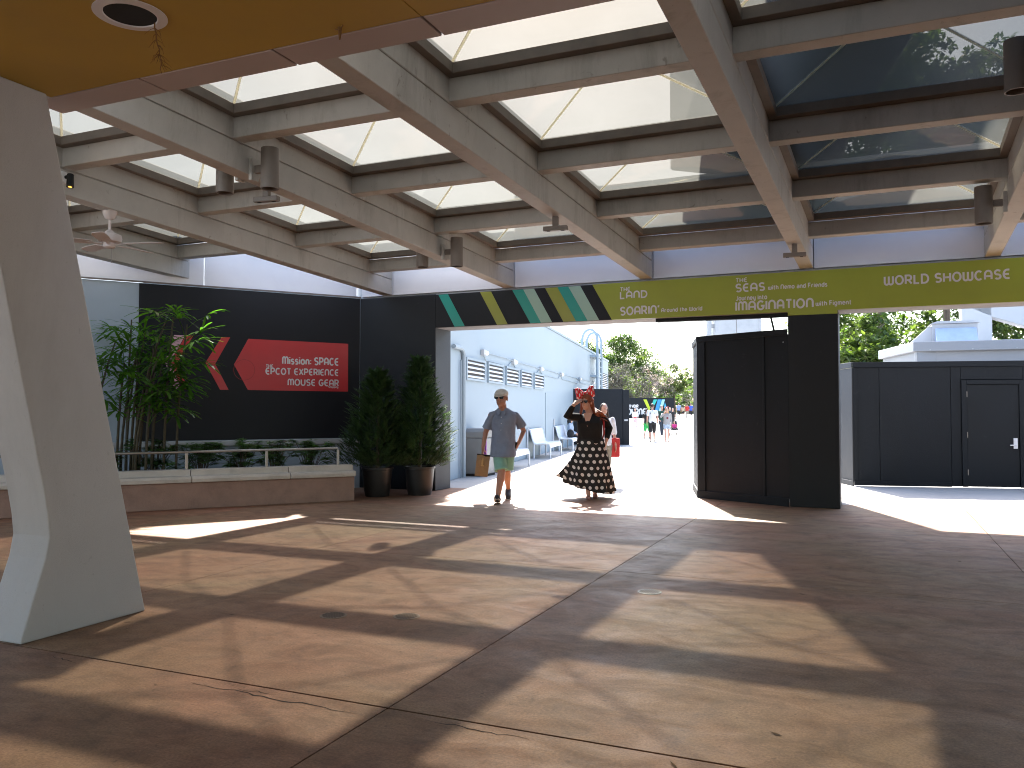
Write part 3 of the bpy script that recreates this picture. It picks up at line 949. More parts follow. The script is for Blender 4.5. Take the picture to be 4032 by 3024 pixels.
# ------------------------------------------------------------------ pale blue building beyond the gateway
BD = (-.194, .981)
BF = frame((-9.379, 21.434), BD)
BB = thing('pale_blue_building', 'pale blue flat roofed building with a row of louvred vents', 'building', BF(8, -2, 0))
M_bb = mat('sky_blue_render', (.285, .35, .40), .6, .04, .8, .1, 60, stain=(.25, .31, .36), stain_amt=.3)
b = MB(); b.box(-6.6, 27.4, -7, 0, 0, 4.40, BF); b.build('wall', M_bb, BB, bevel=.01)
b = MB(); b.box(-6.7, 27.5, -7.05, .04, 4.402, 4.50, BF); b.build('roof_coping', M_bb, BB, bevel=.01)
M_shade = mat('vent_dark', (.05, .05, .055), .8)  # dark tone of a plate that stands for shade behind the slats
M_lou = mat('louvre_white', (.68, .68, .67), .5, .05)
def louvre(s0, s1, z0, z1, n):
    b = MB()
    fw = .05
    b.box(s0 - fw, s1 + fw, .002, .05, z1, z1 + fw, BF); b.box(s0 - fw, s1 + fw, .002, .05, z0 - fw, z0, BF)
    b.box(s0 - fw, s0, .002, .05, z0, z1, BF); b.box(s1, s1 + fw, .002, .05, z0, z1, BF)
    v = b.build('louvre_vent', M_bb, BB)
    b = MB(); b.box(s0, s1, .001, .004, z0, z1, BF); b.build('shade_plate', M_shade, v)
    for k in range(n):
        z = z0 + (k + .5) * (z1 - z0) / n
        b = MB(); b.prism([(.006, z + .010), (.012, z + .016), (.048, z - .032), (.040, z - .038)], lambda u, w, d: BF(d, u, w), s0 + .003, s1 - .003)
        b.build('slat', M_lou, v)
for s0, s1 in ((-4.78, -3.17), (-2.75, -1.16), (-.71, .88), (1.30, 2.92), (3.41, 5.05)):
    louvre(s0, s1, 2.23, 2.65, 4)
louvre(23.4, 26.7, 2.75, 3.6, 8)
M_bulb = mat('frosted_bulb', (.8, .8, .8), .3, .02)
CON = []
for i, (s, z) in enumerate(((-3.35, 2.9), (.12, 2.87), (4.4, 2.87), (8.84, 2.87), (14.13, 2.9), (19.3, 2.9))):
    t = thing('wall_lamp', ['frosted jar wall lamp nearest the gateway jamb', 'second frosted jar wall lamp from the gateway jamb', 'third frosted jar wall lamp from the gateway jamb', 'fourth frosted jar wall lamp from the gateway jamb', 'fifth frosted jar wall lamp from the gateway jamb', 'frosted jar wall lamp farthest from the gateway, beside the ladder'][i], 'lamp', BF(s, .05, z), 0, 'jar lamps along the blue wall')
    b = MB(); b.box(s - .09, s + .09, .002, .09, z - .07, z + .07, BF); b.build('junction_box', M_galv, t, bevel=.006)
    b = MB(); p = BF(s + .1, .05, z); q = BF(s + .42, .05, z)
    b.tube([BF(s + .092, .05, z), BF(s + .18, .05, z), BF(s + .32, .05, z), BF(s + .40, .05, z)], [.05, .062, .062, .02], 12); b.build('jar', M_bulb, t, smooth=True)
    nx = [.12, 4.4, 8.84, 14.13, 19.3, 22.5][i]
    b = MB(); b.tube([BF(s + .40, .03, z + .02), BF(nx - .9, .03, z + .02), BF(nx - .6, .03, z - .0), BF(nx - .095, .03, z)], .014, 6); b.build('conduit', M_bb, t)
    b = MB(); b.tube([BF(s + .12, .02, z - .04), BF(s + .35, .02, z - .17), BF(nx - .6, .02, z - .19), BF(nx - .2, .02, z - .05)], .012, 6); b.build('conduit', M_bb, t)
b = MB(); b.box(5.5, 7.4, .002, .02, .02, 2.1, BF); b.build('flush_door', M_bb, BB, bevel=.003)
b = MB(); b.box(7.1, 7.25, .021, .06, .95, 1.15, BF); b.build('door_latch', M_galv, BB)
t = thing('downpipe', 'pale blue downpipe and conduit running up the wall just past the gateway jamb', 'pipe', BF(-5.2, .06, 0))
b = MB(); b.tube([BF(-5.12, .05, 0), BF(-5.12, .05, 2.72), BF(-5.2, .05, 2.82), BF(-5.32, .05, 2.86), BF(-5.9, .05, 2.86)], .05, 8); b.build('pipe', M_bb, t, smooth=True)
b = MB(); b.tube([BF(-5.32, .04, 0), BF(-5.32, .04, 2.6)], .018, 6); b.build('conduit', M_bb, t)
t = thing('roof_ladder', 'pale metal roof access ladder with arched safety rails', 'ladder', BF(19.5, .3, 0))
for s in (18.5, 20.3):
    pts = [BF(s, .35, .3), BF(s, .35, 5.0)] + [BF(s, .35 - .38 + .38 * math.cos(a), 5.0 + .55 * math.sin(a)) for a in [k * math.pi / 8 for k in range(1, 8)]] + [BF(s, -.42, 5.0), BF(s, -.42, 4.5)]
    b = MB(); b.tube(pts, .07, 8); b.build('side_rail', M_bb, t, smooth=True)
for k in range(15):
    b = MB(); b.tube([BF(18.5, .35, .5 + k * .32), BF(20.3, .35, .5 + k * .32)], .03, 6); b.build('rung', M_bb, t)
for z in (3.2, 4.2):
    b = MB(); b.box(18.4, 20.4, .0, .36, z - .05, z + .05, BF); b.build('bracket', M_bb, t)

# ------------------------------------------------------------------ bin, benches, dark box, far hoarding
M_bin = mat('bin_grey', (.21, .215, .215), .45, .08, 3)
M_purple = mat('purple_trim', (.16, .02, .20), .4, .05)
t = thing('litter_bin', 'grey litter bin with purple edge trim beside the gateway jamb', 'bin', (-8.36, 17.1, 0), rad(3), local=True)
b = MB(); b.box(-.36, .36, -.34, .34, .05, .86); b.build('body', M_bin, t, bevel=.02, seg=2)
b = MB(); b.prism([(-.345, .866), (-.345, 1.0), (-.26, 1.08), (.26, 1.08), (.345, 1.0), (.345, .866)], lambda u, v, d: (d, u, v), -.35, .35); b.build('lid', M_bin, t, bevel=.02, seg=2)
b = MB(); b.box(-.34, .34, -.32, .32, 0, .048); b.build('plinth', M_black, t)
for x in (-.40, .352):
    b = MB()
    o_ = [(-.365, .03), (-.365, 1.0), (-.275, 1.105), (.275, 1.105), (.365, 1.0), (.365, .03)]
    i_ = [(.32, .03), (.32, .98), (.25, 1.06), (-.25, 1.06), (-.32, .98), (-.32, .03)]
    b.prism(o_ + i_, lambda u, v, d: (d, u, v), x, x + .048)
    b.build('trim', M_purple, t)

M_bench = mat('bench_white', (.66, .69, .73), .4, .04, 3)
def make_bench(label, loc, rz):
    t = thing('bench', label, 'bench', loc, rz, 'pale metal benches along the blue wall', local=True)
    prof = [(-.37, .88), (-.36, .905), (-.33, .90), (-.30, .86), (-.22, .56), (-.18, .47), (-.10, .435), (.1, .45), (.24, .455), (.30, .43), (.33, .36)]
    n = len(prof)
    w = 1.03
    b = MB()
    vs = []
    for x in (-w, w):
        for o in (0, -.03):
            vs += [(x, -y, z + o) for y, z in prof]
    fs = []
    for k in range(n - 1):
        fs += [(k, k + 1, 2 * n + k + 1, 2 * n + k), (n + k, 3 * n + k, 3 * n + k + 1, n + k + 1)]
        fs += [(k, n + k, n + k + 1, k + 1), (2 * n + k, 2 * n + k + 1, 3 * n + k + 1, 3 * n + k)]
    fs += [(0, 2 * n, 3 * n, n), (n - 1, 2 * n - 1, 4 * n - 1, 3 * n - 1)]
    b.add(vs, fs); b.build('seat_shell', M_bench, t, smooth=True)
    for x in (-w - .022, w + .022):
        b = MB(); b.tube([(x, -y, z) for y, z in prof], .024, 8); b.build('side_tube', M_bench, t, smooth=True)
        b = MB(); b.tube([(x, -.33, .36), (x, -.33, 0)], .024, 8); b.build('leg', M_bench, t)
        b = MB(); b.tube([(x, .17, .47), (x, .18, .25), (x, .18, 0)], .024, 8); b.build('leg', M_bench, t)
        b = MB(); b.tube([(x, .37, .88), (x, .385, .85), (x, .385, .5), (x, .385, 0)], .024, 8); b.build('leg', M_bench, t)
    return t
brz = math.atan2(.981, -.194)
for lb, s_ in (('pale metal bench partly hidden behind the man in the cap', -2.2), ('pale metal bench with curved back between the man and the woman', 3.25), ('pale metal bench on which a dark haired woman sits', 8.1)):
    make_bench(lb, BF(s_, .42, 0), brz)

t = thing('dark_shed', 'charcoal plywood box standing against the end of the blue building', 'shed', view(5.76, 35.5), YAW, local=True)
b = MB(); b.box(-3.4, -1.0, 0, 2.4, .02, 2.40); b.build('box_body', M_fence, t, bevel=.01)
b = MB(); b.box(-.998, -.72, -.02, 2.42, .0, 2.36); b.build('side_panel', M_fence, t, bevel=.008)
b = MB(); b.box(-.94, -.78, -.022, -.028, 1.02, 1.09); b.build('latch', M_galv, t)

t = thing('journey_hoarding', 'far charcoal hoarding printed with white lettering and coloured swooshes', 'hoarding', view(17.5, 100, .45), YAW, local=True)
FH = lambda u, v, n: (u, -n, v)
for i, (x0, x1) in enumerate(((-7.5, -3.2), (-3.19, .2), (.21, 2.1))):
    b = MB(); b.box(x0, x1, 0, .15, 0, 2.5); b.build('panel', M_fence, t)
lettering('BEGIN YOUR', FH, -3.95, 1.33, 1.72, .33, .24, M_letter, t, n0=.02)
lettering('JOURNEY', FH, -3.85, .5, 2.95, .66, .24, M_letter, t, n0=.02)
for poly, c in (([(-1.6, 2.3), (-1.2, 2.3), (-.75, 1.2), (-.95, .9)], (.45, .55, .02)), ([(-.75, 1.2), (-.5, 1.2), (.1, 2.3), (-.35, 2.3)], (.02, .40, .33)),
                ([(-.3, .6), (.1, .6), (.62, 2.3), (.15, 2.3)], (.03, .25, .50)), ([(.15, .6), (.55, .6), (1.0, 2.3), (.66, 2.3)], (.30, .60, .62)), ([(1.0, 2.0), (1.25, 1.2), (.9, 1.25)], (.03, .35, .55))):
    b = MB(); b.prism(poly, FH, .01, .03); b.build('swoosh', mat('swoosh_%d' % int(c[0] * 1000 + c[1] * 10), c, .5), t)

# ------------------------------------------------------------------ pale building behind the right-hand hoarding
t = thing('service_building', 'pale grey service building showing over the right hoarding', 'building', (2, 24, 0))
M_serv = mat('pale_grey_panel', (.27, .285, .31), .5, .04, 1)
SB = frame((.92, 22.0), (5.2, .25))
SL = frame((.92, 22.0), (-.78, 3.1), -1)
b = MB(); b.box(.12, 7, -4, -.12, 0, 2.95, SB); b.build('wall', M_serv, t)
b = MB(); b.box(.02, 3.0, -.6, -.1, 0, 2.94, SL); b.build('wall', M_serv, t)
b = MB(); b.box(0, 7, -.5, 0, 2.90, 3.13, SB); b.build('eave', M_serv, t, bevel=.01)
b = MB(); b.box(.0, 3.1, -.5, 0, 2.902, 3.132, SL); b.build('eave', M_serv, t, bevel=.01)
b = MB(); b.box(.3, 7, -4.5, -.4, 3.0, 3.05, SB); b.build('roof', M_serv, t)
for k in range(6):
    b = MB(); b.box(.35 + k * .9, .37 + k * .9, .001, .006, 2.92, 2.945, SB); b.build('rivet', M_galv, t)
b = MB(); b.tube([SB(.08, -.1, 2.0), SB(.08, -.1, 2.88)], .05, 8); b.build('corner_pipe', M_galv, t)
M_vent = mat('vent_white', (.48, .48, .49), .45, .04, 1)
t = thing('roof_vent', 'white hooded ventilation unit on the service building roof', 'vent', SB(1.1, -1.2, 3.05))
b = MB(); b.box(.5, 1.5, -1.6, -.8, 3.06, 3.62, SB); b.build('housing', M_vent, t, bevel=.01)
b = MB(); b.prism([(.5, 3.1), (.5, 3.56), (.42, 3.56), (-.05, 3.12)], lambda u, v, d: SB(u, d, v), -1.55, -.85); b.build('side_hood', M_vent, t)
b = MB(); b.prism([(-.8, 3.14), (-.8, 3.50), (-.74, 3.50), (-.45, 3.16)], lambda u, v, d: SB(d, u, v), .56, 1.45); b.build('front_hood', mat('hood_blue', (.42, .50, .66), .4), t)
b = MB(); b.prism([(.46, 3.621), (1.54, 3.621), (1.4, 3.68), (.6, 3.68)], lambda u, v, d: SB(u, d, v), -1.65, -.75); b.build('cap', M_vent, t)
t = thing('white_steel_frame', 'white angular steel frame standing behind the roof vent', 'frame', (3, 27, 0))
WF = frame((2.3, 26.0), (5, .2))
b = MB(); b.box(0, .75, -.5, 0, 0, 4.4, WF); b.build('post', M_vent, t, bevel=.02)
b = MB(); b.prism([(.0, 4.42), (.9, 4.7), (1.5, 4.6), (4.5, 3.2), (4.5, 2.7), (.75, 4.05), (0.0, 4.42)][:-1], lambda u, v, d: WF(u, d, v), -.5, 0); b.build('diagonal', M_vent, t, bevel=.02)
t = thing('utility_cabinet', 'grey metal cabinet on posts rising behind the charcoal enclosure', 'cabinet', view(6.7, 25))
UC = frame(view(5.95, 25), (CR.x, CR.y))
b = MB(); b.box(.22, 1.5, -.5, 0, 3.2, 4.9, UC); b.build('cabinet', M_galv, t, bevel=.01)
b = MB(); b.box(.86, .875, .001, .006, 3.22, 4.88, UC); b.build('door_seam', M_fixture, t, bevel=0)
for x in (0, 1.52):
    b = MB(); b.box(x, x + .13, -.3, -.1, 0, 4.6, UC); b.build('post', M_galv, t)
b = MB(); b.box(.131, .219, -.25, -.15, 4.0, 4.12, UC); b.build('bracket', M_galv, t)
b = MB(); b.box(.131, .219, -.25, -.15, 3.3, 3.42, UC); b.build('bracket', M_galv, t)

# windblown leaves and twigs on the floor
random.seed(77)
b = MB()
for i in range(46):
    x, y = random.uniform(-5, 3.5), random.uniform(3.2, 11)
    a = random.uniform(0, 6.28); l = random.uniform(.012, .04); w = l * random.uniform(.12, .45)
    c, s_ = math.cos(a), math.sin(a)
    P = [(-l, 0, .003), (0, -w, .004), (l, 0, .006), (0, w, .004)]
    b.add([(x + u * c - v * s_, y + u * s_ + v * c, z) for u, v, z in P], [(0, 1, 2, 3)])
o = b.build('leaf_litter', mat('dry_leaf', (.10, .06, .03), .9, .5, 30), fix=False)
tag(o, 'dry leaf bits and twigs scattered over the reddish floor', 'leaf litter', None, 'stuff')

# ------------------------------------------------------------------ vegetation
M_cyp = leaf_mat('cypress_green', (.020, .045, .018), (.045, .085, .03), .2, .6)
M_palm = leaf_mat('palm_green', (.040, .095, .018), (.07, .16, .028), .42, .25)
M_shrub = leaf_mat('shrub_green', (.045, .10, .03), (.085, .16, .05), .25, .35)
M_oak = leaf_mat('tree_green', (.05, .085, .032), (.10, .135, .05), .28, .55)
M_oak2 = leaf_mat('tree_light_green', (.09, .125, .04), (.15, .175, .06), .3, .55)
M_dry = leaf_mat('tree_grey_twig', (.11, .10, .08), (.17, .155, .13), .02, .8)
M_blos = leaf_mat('pink_blossom', (.42, .30, .30), (.55, .42, .41), .05, .7)
M_pine = leaf_mat('pine_green', (.04, .065, .025), (.09, .12, .045), .2, .6)
M_bark = mat('bark', (.10, .075, .055), .9, .3, 8, .8, 30)
M_barkg = mat('grey_bark', (.17, .145, .125), .9, .3, 8, .8, 30)
M_cane = mat('palm_cane', (.06, .05, .028), .8, .4, 14)
M_pot = mat('black_plastic_pot', (.018, .018, .018), .38, .1, 4)

def quad_leaf(b, p, d, up, l, w, mi=0):
    """one pointed leaf: 2 faces folded along the midrib"""
    d = d.normalized()
    s = d.cross(up)
    if s.length < 1e-4:
        s = d.orthogonal()
    s.normalize()
    n = s.cross(d)
    o = len(b.v)
    b.v += [tuple(p), tuple(p + d * l * .45 + s * w * .5 + n * w * .12), tuple(p + d * l), tuple(p + d * l * .45 - s * w * .5 + n * w * .12)]
    b.f += [(o, o + 1, o + 2, o + 3)]
    b.m += [mi]

def cypress(loc, hgt, rmax, seed, label, rot=0):
    random.seed(seed)
    t = thing('potted_cypress', label, 'potted tree', loc, rot, 'potted cypresses by the gateway', local=True)
    pr = [(.205, 0), (.225, .10), (.228, .11), (.262, .46), (.278, .465), (.28, .50), (.262, .50), (.255, .44), (0, .43)]
    b = MB(); b.lathe(pr, 30, caps=False); pot = b.build('pot', M_pot, t, smooth=True)
    b = MB(); b.lathe([(.25, .435), (0, .44)], 20, caps=False); b.build('potting_soil', M_soil, pot)
    b = MB(); b.tube([(0, 0, .43), (.01, .01, 1.2), (0, 0, hgt - .1)], [.035, .022, .006], 7); b.build('trunk', M_bark, t)
    b = MB()
    up = Vector((0, 0, 1))
    n = 1700
    ph = [random.uniform(0, 6.28) for _ in range(4)]
    for i in range(n):
        f = random.random() ** 1.25            # 0 base .. 1 tip
        z = .50 + f * (hgt - .62)
        a = random.uniform(0, 2 * math.pi)
        prof = rmax * (1 - f) ** .82 * (.80 + .2 * min(1, f * 7)) + .03
        prof *= 1 + .17 * math.sin(3 * a + ph[0] + f * 9) + .12 * math.sin(5 * a + ph[1] - f * 14)
        r0 = prof * random.uniform(.30, .86)
        out = Vector((math.cos(a), math.sin(a), 0))
        p = out * r0 + up * z
        dirv = (out * random.uniform(.7, 1.1) + up * random.uniform(.35, 1.0) + Vector((random.uniform(-.3, .3), random.uniform(-.3, .3), 0))).normalized()
        L = random.uniform(.14, .30) * (1 - .35 * f)
        # a feathery spray: bent axis with short scale sprigs both sides
        side = dirv.cross(up).normalized()
        k = 8
        pts = []
        for j in range(k + 1):
            u = j / k
            pts.append(p + dirv * L * u - up * (.05 * L * u * u) )
        for j in range(1, k + 1):
            l = .075 * (1 - j / (k + 1)) ** .7 + .018
            for sg in (-1, 1):
                dd = (dirv * .9 + side * sg * random.uniform(.4, .8) + up * random.uniform(-.2, .35))
                quad_leaf(b, pts[j], dd, up, l * random.uniform(.8, 1.3), .014)
        quad_leaf(b, pts[-1], dirv, up, .06, .014)
    b.build('foliage', M_cyp, t, fix=False)
    return t
cypress((-7.93, 12.30, 0), 2.24, .76, 11, 'shorter dark green cypress in a black pot, left of the pair')
cypress((-7.37, 12.80, 0), 2.50, .66, 12, 'taller dark green cypress in a black pot, beside the gateway jamb')

# lady palm clump in the planter
def lady_palm(seed, label):
    random.seed(seed)
    base = Vector((-10.52, 9.52, .45))
    t = thing('lady_palm', label, 'palm', base)
    up = Vector((0, 0, 1))
    # canes lean mostly along the wall towards the picture's right and up
    specs = []
    for i in range(16):
        bx = base + Vector((random.uniform(-.75, .35), random.uniform(-.35, .35), 0))
        if i < 4:
            bx = base + Vector((.12 + .13 * i, .12 * i - .1, 0))
        lean = Vector((random.uniform(-.10, .36), random.uniform(-.05, .26), 0)) / 2.2
        h = random.uniform(1.5, 2.75)
        specs.append((bx, lean, h))
    nleaf = 0
    for bx, lean, h in specs:
        pts = [bx + lean * (u * u) * h + up * h * u for u in [k / 6 for k in range(7)]]
        b = MB(); b.tube(pts, [.022, .021, .020, .019, .018, .016, .012], 7)
        cane = b.build('cane', M_cane, t)
        b = MB()
        for j in range(random.randint(6, 8)):
            u = random.uniform(.45, 1.0)
            p = bx + lean * (u * u) * h + up * h * u
            a = random.uniform(0, 2 * math.pi)
            out = Vector((math.cos(a), math.sin(a), 0)) + Vector((.45, .12, 0))
            out.normalize()
            el = random.uniform(.15, .95)
            pd = (out + up * el).normalized()
            pl = random.uniform(.28, .52)
            q = p + pd * pl + up * -.03
            b.tube([p, p + pd * pl * .5 + up * .02, q], [.006, .005, .004], 4)
            side = pd.cross(up).normalized()
            nl = random.randint(7, 10)
            for k in range(nl):
                ang = (k / (nl - 1) - .5) * rad(190)
                d = (pd * math.cos(ang) + side * math.sin(ang)).normalized()
                ll = random.uniform(.36, .56) * (1 - .25 * abs(k / (nl - 1) - .5) * 2)
                ww = random.uniform(.042, .058)
                s2 = d.cross(up).normalized()
                droop = random.uniform(.25, .75)
                o = len(b.v)
                ns = 5
                for m_ in range(ns + 1):
                    v = m_ / ns
                    c = q + d * ll * v - up * droop * ll * v * v * .75 + up * .02
                    wd = ww * (.35 + 1.3 * v if v < .4 else (.87 if v < .85 else .45)) * .5
                    b.v += [tuple(c - s2 * wd), tuple(c + s2 * wd)]
                for m_ in range(ns):
                    b.f.append((o + 2 * m_, o + 2 * m_ + 1, o + 2 * m_ + 3, o + 2 * m_ + 2)); b.m.append(0)
            nleaf += 1
        b.build('fronds', M_palm, cane, fix=False)
    return t
lady_palm(21, 'lady palm clump with fan leaves growing in the planter beside the left pylon')

def shrub(s, n, seed, sz, label):
    random.seed(seed)
    c = Vector(PL(s, n, .46))
    t = thing('umbrella_shrub', label, 'shrub', c, 0, 'shrubs along the planter', local=True)
    up = Vector((0, 0, 1))
    st = MB(); b = MB()
    for i in range(26):
        a = random.uniform(0, 6.28)
        r = random.uniform(.02, .32) * sz
        h = random.uniform(.12, .44) * sz
        tip = Vector((math.cos(a) * r, math.sin(a) * r, h))
        st.tube([Vector((tip.x * .25, tip.y * .25, 0)), tip * .6 + up * .02, tip], .005, 4)
        for w in range(6):
            q = tip + Vector((random.uniform(-.05, .05), random.uniform(-.05, .05), random.uniform(-.07, .03)))
            nl = random.randint(6, 8)
            a0 = random.uniform(0, 6)
            for k in range(nl):
                an = a0 + k * 6.283 / nl
                d = Vector((math.cos(an), math.sin(an), random.uniform(-.35, .25)))
                quad_leaf(b, q, d, up, random.uniform(.08, .13), .042)
    st.build('stems', M_bark, t)
    b.build('leaves', M_shrub, t, fix=False)
for s, n, sd, sz, lb in ((-3.55, -.75, 1, 0.98, 'small umbrella shrub nearest the palm canes'), (-2.75, -.8, 2, 1.32, 'tall umbrella shrub behind the left handrail post'), (-2.1, -.75, 3, 1.15, 'umbrella shrub just right of the left handrail post'),
                         (-1.45, -.8, 4, 1.21, 'umbrella shrub midway between the handrail posts'), (-.95, -.7, 5, 1.15, 'umbrella shrub behind the right handrail post'), (-.35, -.75, 6, 1.21, 'umbrella shrub beside the shorter cypress')):
    shrub(s, n, sd, sz, lb)

# trees beyond
def tree(loc, hgt, spread, trunk_h, seed, name, label, leafm, nclump, per, leaf, barkm=None, low=.35, group=None, flat=1.0, second=None, twig=False, trunk_r=None, cone=0.0):
    random.seed(seed)
    t = thing(name, label, 'tree', loc, 0, group, local=True)
    barkm = barkm or M_bark
    up = Vector((0, 0, 1))
    b = MB()
    tr = trunk_r or hgt * .022
    top = Vector((random.uniform(-.04, .04) * hgt, random.uniform(-.04, .04) * hgt, hgt * (.92 if cone else .62)))
    b.tube([Vector((0, 0, -.1)), Vector((0, 0, trunk_h)) + top * .06, top * .75, top], [tr * 1.25, tr, tr * .7, tr * .2], 8)
    ends = []
    nb = 13
    for i in range(nb):
        u = random.uniform(.35, 1)
        z0 = trunk_h * .8 + (hgt * (.85 if cone else .55) - trunk_h * .8) * u
        a = i * 2.4 + random.uniform(-.4, .4)
        r = spread * (1 - cone * u) * random.uniform(.45, .95)
        p0 = Vector((0, 0, 0)) + top * (z0 / top.z) if z0 < top.z else top.copy()
        e = Vector((math.cos(a) * r, math.sin(a) * r, min(hgt * .95, z0 + random.uniform(.05, .38) * hgt * (1 - cone * .8))))
        b.tube([p0, (p0 + e) * .5 + Vector((0, 0, .03 * hgt)), e], [tr * .42, tr * .26, tr * .08], 5)
        ends.append((p0, e))
        if twig:
            for k in range(26):
                f = random.uniform(.2, 1)
                q = p0.lerp(e, f)
                d = Vector((random.uniform(-1, 1), random.uniform(-1, 1), random.uniform(-.2, 1))).normalized()
                L = random.uniform(.08, .2) * hgt
                b.tube([q, q + d * L * .5 + Vector((random.uniform(-.1, .1), random.uniform(-.1, .1), .06)) * L, q + d * L], [tr * .09, tr * .06, tr * .02], 3)
    b.build('trunk', barkm, t)
    b = MB()
    for i in range(nclump):
        # clumps placed through the crown volume, biased to branch ends
        if random.random() < .6:
            p0, e = random.choice(ends)
            c = p0.lerp(e, random.uniform(.45, 1.12))
            c += Vector((random.gauss(0, .09) * spread, random.gauss(0, .09) * spread, random.gauss(0, .05) * hgt))
        else:
            a = random.uniform(0, 6.283)
            f = random.uniform(low, 1)
            rr = spread * math.sqrt(random.random()) * math.sin(min(1, (1 - f) / (1 - low) * 1.15 + .12) * math.pi * .5) * (1 - cone * (f - low))
            c = Vector((math.cos(a) * rr, math.sin(a) * rr, hgt * f))
        cr = random.uniform(.06, .13) * spread
        mi = 1 if second and random.random() < second[1] else 0
        for k in range(per):
            d = Vector((random.gauss(0, 1), random.gauss(0, 1), random.gauss(0, .8 * flat)))
            p = c + d * cr * .6
            quad_leaf(b, p, Vector((random.gauss(0, 1), random.gauss(0, 1), random.gauss(0, .7))), up, leaf * random.uniform(.6, 1.3), leaf * .55, mi)
    b.build('crown', [leafm] + ([second[0]] if second else []), t, fix=False)
    return t
tree(view(17.0, 128, .4), 12.4, 6.6, 2.6, 31, 'shade_tree', 'large rounded green tree above the far lettered hoarding', M_oak, 760, 34, .46, second=(M_oak2, .3))
tree(view(15.2, 112, .4), 7.2, 4.6, 1.2, 32, 'twiggy_tree', 'greyish half bare tree in front of the large green tree', M_dry, 330, 24, .30, M_barkg, twig=True, second=(M_oak2, .25), low=.1)
tree(view(19.2, 116, .4), 7.6, 3.6, 1.6, 33, 'blossom_tree', 'small tree with pink blossom beside the large green tree', M_dry, 150, 24, .26, M_barkg, twig=True, second=(M_blos, .3), low=.3)
tree(view(23.6, 120, .4), 7.6, 2.9, 1.5, 34, 'shade_tree', 'narrow bright green tree at the right end of the far hoarding', M_oak2, 260, 28, .34, second=(M_oak, .4), low=.12)
tree(view(28.2, 125, .4), 6.9, 4.2, 1.4, 35, 'bare_tree', 'leafless brownish tree right of the far people', M_dry, 130, 14, .2, M_barkg, twig=True, low=.25)
tree(view(9.5, 118, .4), 8.6, 5.0, 1.4, 36, 'shade_tree', 'green tree mostly hidden behind the blue building end', M_oak, 300, 26, .38, second=(M_dry, .25), low=.2)

# wooded edge on the right, seen over the service building and through the skylights
for i, (la, de, h, sp, nm, lb, lm, nc, cone) in enumerate((
        (18.2, 42, 21, 4.2, 'pine_tree', 'tall pine whose trunk shows right of the gateway pillar', M_pine, 300, .25),
        (20.6, 46, 23, 4.6, 'pine_tree', 'tall pine with a thick trunk left of the roof vent', M_pine, 320, .25),
        (23.2, 44, 20, 4.4, 'pine_tree', 'tall pine directly behind the roof vent', M_pine, 320, .25),
        (26.8, 47, 22, 4.8, 'pine_tree', 'tall pine behind the white steel frame', M_pine, 320, .25),
        (19.0, 50, 9.0, 3.2, 'broadleaf_tree', 'yellowish green broadleaf tree beside the gateway pillar', M_oak2, 280, 0),
        (22.5, 54, 10.5, 4.0, 'broadleaf_tree', 'dense green broadleaf tree left of the roof vent', M_oak, 320, 0),
        (27.5, 52, 11.5, 4.2, 'broadleaf_tree', 'dense green broadleaf tree behind the roof vent', M_oak, 340, 0),
        (17.6, 40, 6.2, 2.4, 'broadleaf_tree', 'low yellow green bushy tree close behind the gateway pillar', M_oak2, 260, 0),
        (20.3, 39, 5.4, 2.2, 'broadleaf_tree', 'low bushy tree just left of the service building', M_oak2, 240, 0),
        (32.0, 50, 11.0, 4.2, 'broadleaf_tree', 'dense green broadleaf tree at the right picture edge', M_oak, 340, 0))):
    tree(view(la, de, -.02), h, sp, h * (.5 if cone else .15), 50 + i, nm, lb, lm, nc, 26, .42 if cone else .36, M_bark, low=(.5 if cone else .12), group='trees beyond the service building', second=((M_oak2, .35) if lm is M_oak else (M_oak, .3)), cone=cone, trunk_r=.15 if cone else .16)
# far tree line that closes the horizon
random.seed(9)
b = MB()
up = Vector((0, 0, 1))
for i in range(5200):
    la = random.uniform(-190, 240)
    de = random.uniform(205, 225)
    z = .4 + 9.5 * random.random() ** .8 * (.75 + .25 * math.sin(la * .13) * math.sin(la * .041 + 1))
    c = view(la, de, z)
    for k in range(3):
        quad_leaf(b, c + Vector((random.gauss(0, .8), random.gauss(0, .8), random.gauss(0, .7))), Vector((random.gauss(0, 1), random.gauss(0, 1), random.gauss(0, .7))), up, 2.6, 1.6)
o = b.build('tree_line', M_oak, fix=False)
tag(o, 'distant band of woodland closing the horizon', 'woodland', None, 'stuff')

